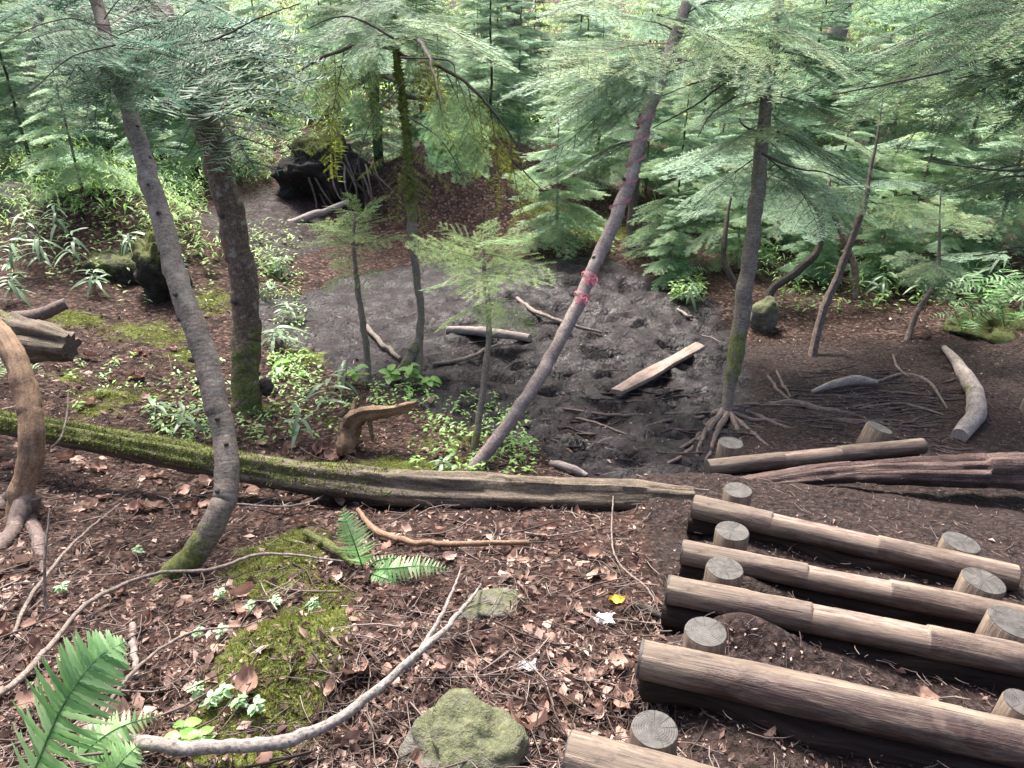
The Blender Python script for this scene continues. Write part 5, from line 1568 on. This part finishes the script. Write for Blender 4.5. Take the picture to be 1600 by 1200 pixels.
for (py, lab, seed) in ((432, "upper bow of bright pink tape tied on the leaning trunk", 1), (462, "lower bow of bright pink tape on the leaning trunk", 2)):
    x, w, dd = on_trunk(py)
    c = P(x, py, dd)
    r = w / 2 * dd / F
    o = empty("pink_tape", c, lab, "tape", "pink tape bows")
    ang = np.linspace(0, 2 * math.pi, 24)
    axv = P(*[on_trunk(py - 30)[0], py - 30, on_trunk(py - 30)[2]]) - c
    axv /= np.linalg.norm(axv)
    e1 = np.cross(axv, [0, 1.0, 0]); e1 /= np.linalg.norm(e1); e2 = np.cross(axv, e1)
    ring = c + (np.cos(ang)[:, None] * e1 + np.sin(ang)[:, None] * e2) * (r * 1.12)
    mb = MB()
    V = np.stack([ring - axv * .006, ring + axv * .006], 1).reshape(-1, 3)
    i = np.arange(23) * 2
    mb.add(V, np.stack([i, i + 1, i + 3, i + 2], -1), 0, None, .5)
    build(mb, "band", M['tape'], o)
    rr_ = np.random.RandomState(seed)
    for j in range(4):
        mb = MB()
        s_ = 1 if j % 2 else -1
        f0 = c + [0, -r * 1.2, 0]
        e = rr_.uniform(.025, .05)
        dz = [.018, .012, -.025, -.035][j]
        ribbon(mb, [f0, f0 + [s_ * e * .6, -.02, dz * .8], f0 + [s_ * e, -.015, dz * 1.1]] if j > 1 else [f0, f0 + [s_ * e * .7, -.03, dz + .01], f0 + [s_ * e * .9, -.02, dz - .02], f0 + [s_ * .01, -.01, -.005]], .010)
        build(mb, "tail" if j > 1 else "loop", M['tape'], o)
# spiral of faded tape higher up
mb = MB()
ys = np.linspace(340, 170, 60)
pts = []
for i, y in enumerate(ys):
    x, w, dd = on_trunk(y)
    c = P(x, y, dd)
    r = w / 2 * dd / F * 1.1
    a = i * .55
    pts.append(c + np.array([math.cos(a) * r, math.sin(a) * r, 0]))
pts = np.array(pts)
pp = crom(pts, 400)
V = np.stack([pp - [0, 0, .011], pp + [0, 0, .011]], 1).reshape(-1, 3)
i = np.arange(399) * 2
mb.add(V, np.stack([i, i + 1, i + 3, i + 2], -1), 0, None, .5)
o = build(mb, "faded_tape", M['faded_tape'], None, pts[0])
tag(o, "faded pink tape wound in a spiral round the leaning trunk", "tape")

# ------------------------------------------------------------------ fallen leaves, litter, twigs
def leaf_mesh(seed, L, W, curl, mat):
    r = np.random.RandomState(seed)
    nx, ny = 7, 4
    V = []
    for i in range(nx + 1):
        t = i / nx
        w = W * math.sin(math.pi * min(1, t * .95 + .03)) ** .7
        for j in range(-2, 3):
            u = j / 2
            x = (t - .5) * L
            y = w * u
            z = curl * (abs(u) ** 1.6) * W * 1.2 + curl * .6 * L * (t - .5) ** 2 * 2 + r.uniform(-.004, .004) + .004 * math.sin(t * 14) * abs(u)
            V.append([x + r.uniform(-.003, .003), y, z])
    F_ = [[i * 5 + j, (i + 1) * 5 + j, (i + 1) * 5 + j + 1, i * 5 + j + 1] for i in range(nx) for j in range(4)]
    return MB().add(V, F_, 0, None, .5).mesh("leaf_blade", [mat])
LEAF = [leaf_mesh(i, .075 + .012 * (i % 3), .026 + .005 * (i % 2), [.15, .45, .7, -.3, .9, .3][i], M['litter']) for i in range(6)]
zones = [((0, 690, 540, 830), 105), ((0, 830, 560, 1200), 75), ((560, 780, 1000, 1200), 60), ((420, 600, 720, 720), 20), ((110, 540, 340, 640), 20), ((1020, 1080, 1500, 1200), 4), ((380, 900, 620, 1200), 20)]
LEAFZ = ['below the mossy log beside the curved trunk', 'on litter around the moss mound and large fern', 'between the pale fern and the log steps', 'behind the mossy log near the broken stump', 'on the bank behind the first curved trunk', 'on the trodden soil of the stairs', 'along the long speckled branch']
for z_, n_ in zones:
    for i in range(n_):
        px, py = rs.uniform(z_[0], z_[2]), rs.uniform(z_[1], z_[3])
        for _ in range(6):
            if n2(np.array(px), np.array(py * 1.6), .012, 77., 2) > -.10: break
            px, py = rs.uniform(z_[0], z_[2]), rs.uniform(z_[1], z_[3])
        p = G(px, py)
        if moss_mask(np.array(p[0]), np.array(p[1])) > .55 and rs.rand() < .8: continue
        o = link("fallen_leaf", LEAF[rs.randint(6)])
        o.location = (p[0], p[1], p[2] + .014)
        o.rotation_euler = (rs.uniform(-.6, .6), rs.uniform(-.5, .5), rs.uniform(0, 6.28))
        s_ = rs.uniform(.4, 1.2) * (1.0 if z_[1] < 830 and px < 560 else .8)
        o.scale = (s_, s_ * rs.uniform(.8, 1.3), s_)
        tag(o, "whole curled brown leaf " + LEAFZ[zones.index((z_, n_))], "leaf", "whole fallen leaves")
p = G(963, 942)
o = link("yellow_leaf", leaf_mesh(8, .055, .018, .35, M['yellow']), None, Vector(p + [0, 0, .012]))
o.rotation_euler = (.1, .1, .15)
tag(o, "bright yellow leaf on dark litter beside the steps", "leaf")
def crumple(name, px, py, s_, mat, seed, label, cat):
    r = np.random.RandomState(seed)
    n = 12
    u, w = np.meshgrid(np.linspace(-1, 1, n), np.linspace(-1, 1, n))
    v = np.stack([u * s_ * (1 + .3 * vnoise(np.stack([u * 2, w * 2, u * 0 + seed], -1))), w * s_ * .6 * (1 + .4 * vnoise(np.stack([u * 2, w * 2, u * 0 + seed + 7.], -1))), s_ * .5 * (1 + fbm(np.stack([u * 2.2, w * 2.2, u * 0 + seed + 3.], -1), 3) * 1.6)], -1)
    idx = np.arange(n * n).reshape(n, n)
    f = np.stack([idx[:-1, :-1], idx[:-1, 1:], idx[1:, 1:], idx[1:, :-1]], -1).reshape(-1, 4)
    o = link(name, MB().add(v.reshape(-1, 3), f, 0, None, .5).mesh(name, [mat], False), None, Vector(G(px, py) + [0, 0, .0]))
    tag(o, label, cat)
crumple("crumpled_tissue", 943, 972, .034, M['tissue'], 1, "crumpled white tissue on dark litter below the yellow leaf", "tissue")
crumple("paper_scrap", 826, 1046, .025, M['tissue'], 5, "small white paper scrap right of the long branch", "paper")
crumple("paper_scrap", 805, 1168, .018, M['tissue'], 9, "tiny white paper scrap beside the rounded mossy rock", "paper")

def scatter(n, seed, dens):
    r = np.random.RandomState(seed)
    px = r.uniform(-120, 1700, n * 3)
    py = r.uniform(480, 1330, n * 3)
    u, v = (px - 800) / F, (600 - py) / F
    # quick ground hit by iteration
    dx, dy, dz = u, v * SP + CP, v * CP - SP
    t = (CAM[2] - .6) / -dz
    for _ in range(14):
        t = .5 * t + .5 * (CAM[2] - H(t * dx, t * dy)) / -dz
    x, y = t * dx, t * dy
    keep = (r.rand(len(x)) < dens(x, y)) & (y > .6) & (y < 12)
    return x[keep][:n], y[keep][:n], r
def stairs_only(x, y): return path_mask(x, y) * (1 - .65 * sstep(3.2, 3.8, y))
def dens_lit(x, y): return np.clip(1 - .8 * sstep(.25, .7, mud_mask(x, y)) - .0, 0, 1) * (1 - .78 * sstep(.1, .7, stairs_only(x, y))) * (1 - .8 * sstep(.4, .7, moss_mask(x, y)))
x, y, r = scatter(36000, 51, dens_lit)
z = H_full(x, y) + .006
n = len(x)
a = r.uniform(0, 6.28, n)
s_ = r.uniform(.003, .015, n) * (1 + 1.1 * (r.rand(n) < .14))
s_ = np.where(path_mask(x, y) > .5, s_ * .55, s_)
el = r.uniform(-.5, .5, n)
fx = np.stack([np.cos(a) * np.cos(el), np.sin(a) * np.cos(el), np.sin(el)], -1)
sx = np.stack([-np.sin(a), np.cos(a), r.uniform(-.5, .5, n)], -1)
c = np.stack([x, y, z], -1)
w = r.uniform(.08, .6, n)
zl = np.stack([0 * a, 0 * a, s_ * r.uniform(-.2, .7, n)], -1)
V = np.stack([c - fx * s_[:, None], c + sx * (s_ * w)[:, None] + zl, c + fx * s_[:, None], c - sx * (s_ * w)[:, None] + zl], 1).reshape(-1, 3)
q = np.arange(n) * 4
mb = MB().add(V, np.concatenate([np.stack([q, q + 2, q + 1], -1), np.stack([q, q + 3, q + 2], -1)]), 0, None, np.repeat(r.rand(n), 4))
o = build(mb, "leaf_litter", M['fragment'], smooth=False)
tag(o, "broken leaf bits and needles strewn over the floor", None, None, "stuff")
# fine twigs
def dens_tw(x, y): return (1 - .6 * sstep(.25, .7, mud_mask(x, y))) * (1 - .4 * sstep(.1, .7, stairs_only(x, y))) * (1 - .6 * sstep(.4, .7, moss_mask(x, y)))
x, y, r = scatter(9000, 52, dens_tw)
n = len(x)
L = r.uniform(.02, .12, n) * (1 + 1.6 * (r.rand(n) < .10))
L = np.where(path_mask(x, y) > .5, L * .45, L)
a = r.uniform(0, 6.28, n)
bend = r.uniform(-.35, .35, n)
tt = np.linspace(-.5, .5, 4)
rows = []
lift = np.abs(r.normal(0, .018, n)) + .003
tilt = r.normal(0, .12, n)
for t in tt:
    ang = a + bend * t * 2
    xx, yy = x + np.cos(ang) * L * t, y + np.sin(ang) * L * t
    zz = H_full(xx, yy) * .75 + .25 * H_full(x, y) + lift + tilt * L * t
    rows.append(np.stack([xx, yy, zz], -1))
C3 = np.stack(rows, 1)                                    # n,4,3
rad = (.0008 + .012 * L * r.uniform(.6, 1.4, n))[:, None] * np.linspace(1, .5, 4)[None]
rad = np.minimum(rad, .0042)
nrm = np.stack([-np.sin(a), np.cos(a), 0 * a], -1)
upv = np.array([0, 0, 1.0])
ring = []
for th in (math.pi / 2, math.pi / 2 + 2.094, math.pi / 2 + 4.189):
    ring.append(C3 + rad[..., None] * (nrm[:, None] * math.cos(th) + upv * math.sin(th)))
V = np.stack(ring, 2)                                     # n,4,3,3
idx = np.arange(n * 12).reshape(n, 4, 3)
ff = [np.stack([idx[:, i, j], idx[:, i, (j + 1) % 3], idx[:, i + 1, (j + 1) % 3], idx[:, i + 1, j]], -1) for i in range(3) for j in range(3)]
mb = MB().add(V.reshape(-1, 3), np.concatenate(ff), 0, None, np.repeat(r.rand(n), 12))
o = build(mb, "twig_litter", M['twig'])
tag(o, "fine dry twigs strewn over the forest floor", None, None, "stuff")

# moss tufts growing on the ground patches, the fallen log and the rocks
def tufts(points, normals, r, hl=(.004, .014)):
    n = len(points)
    L = r.uniform(*hl, n)
    d = normals + r.uniform(-.6, .6, (n, 3))
    d /= np.linalg.norm(d, axis=1)[:, None]
    sd_ = np.cross(d, r.uniform(-1, 1, (n, 3)))
    sd_ /= np.linalg.norm(sd_, axis=1)[:, None] + 1e-9
    w = (L * .22)[:, None]
    V = np.stack([points - sd_ * w, points + sd_ * w, points + d * L[:, None]], 1).reshape(-1, 3)
    return V, np.arange(n * 3).reshape(-1, 3), np.repeat(r.rand(n), 3)
r = np.random.RandomState(61)
xs, ys_ = [], []
for cx, cy, rx, ry, w in MOSS_SPOTS:
    m_ = int(min(9000, 90000 * rx * ry * w)) + 200
    xs.append(r.normal(cx, rx * .6, m_))
    ys_.append(r.normal(cy, ry * .6, m_))
x, y = np.concatenate(xs), np.concatenate(ys_)
kp = moss_mask(x, y) + .5 * n2(x, y, 14., 3.) > .5
x, y = x[kp], y[kp]
V, f, k = tufts(np.stack([x, y, H_full(x, y) - .001], -1), np.tile([0, 0, 1.0], (len(x), 1)), r)
o = build(MB().add(V, f, 0, None, k), "moss_tufts", M['moss'], smooth=False)
tag(o, "green moss growing in patches on the ground", None, None, "stuff")
def moss_on(ob, n, thr, hl, nzmin=.0):
    me = ob.data
    nv = len(me.vertices)
    co = np.empty(nv * 3); me.vertices.foreach_get("co", co); co = co.reshape(-1, 3)
    no = np.empty(nv * 3); me.vertices.foreach_get("normal", no); no = no.reshape(-1, 3)
    kk = np.empty(nv); me.attributes["k"].data.foreach_get("value", kk)
    fv = np.array([list(p.vertices)[:4] for p in me.polygons if len(p.vertices) == 4])
    pick = fv[r.randint(len(fv), size=n)]
    b = r.rand(n, 2)
    w4 = np.stack([(1 - b[:, 0]) * (1 - b[:, 1]), b[:, 0] * (1 - b[:, 1]), b[:, 0] * b[:, 1], (1 - b[:, 0]) * b[:, 1]], -1)[..., None]
    pc, pn, pk = (co[pick] * w4).sum(1), (no[pick] * w4).sum(1), (kk[pick] * w4[..., 0]).sum(1)
    keep = pk + .5 * fbm(pc * 16, 2) > thr
    V, f, k = tufts(pc[keep], pn[keep], r, hl)
    o = link("moss", MB().add(V, f, 0, None, k).mesh("moss", [M['moss']], False), ob)
    o["kind"] = "stuff"
moss_on(mossy_log, 26000, .42, (.006, .018))
for ob in list(COL.objects):
    if ob.name.startswith(("mossy_boulder", "hollow_boulder")): moss_on(ob, 5000, .55, (.004, .010))
moss_on(broken, 4000, .5, (.006, .016))
moss_on(tk6, 5000, .7, (.01, .04))
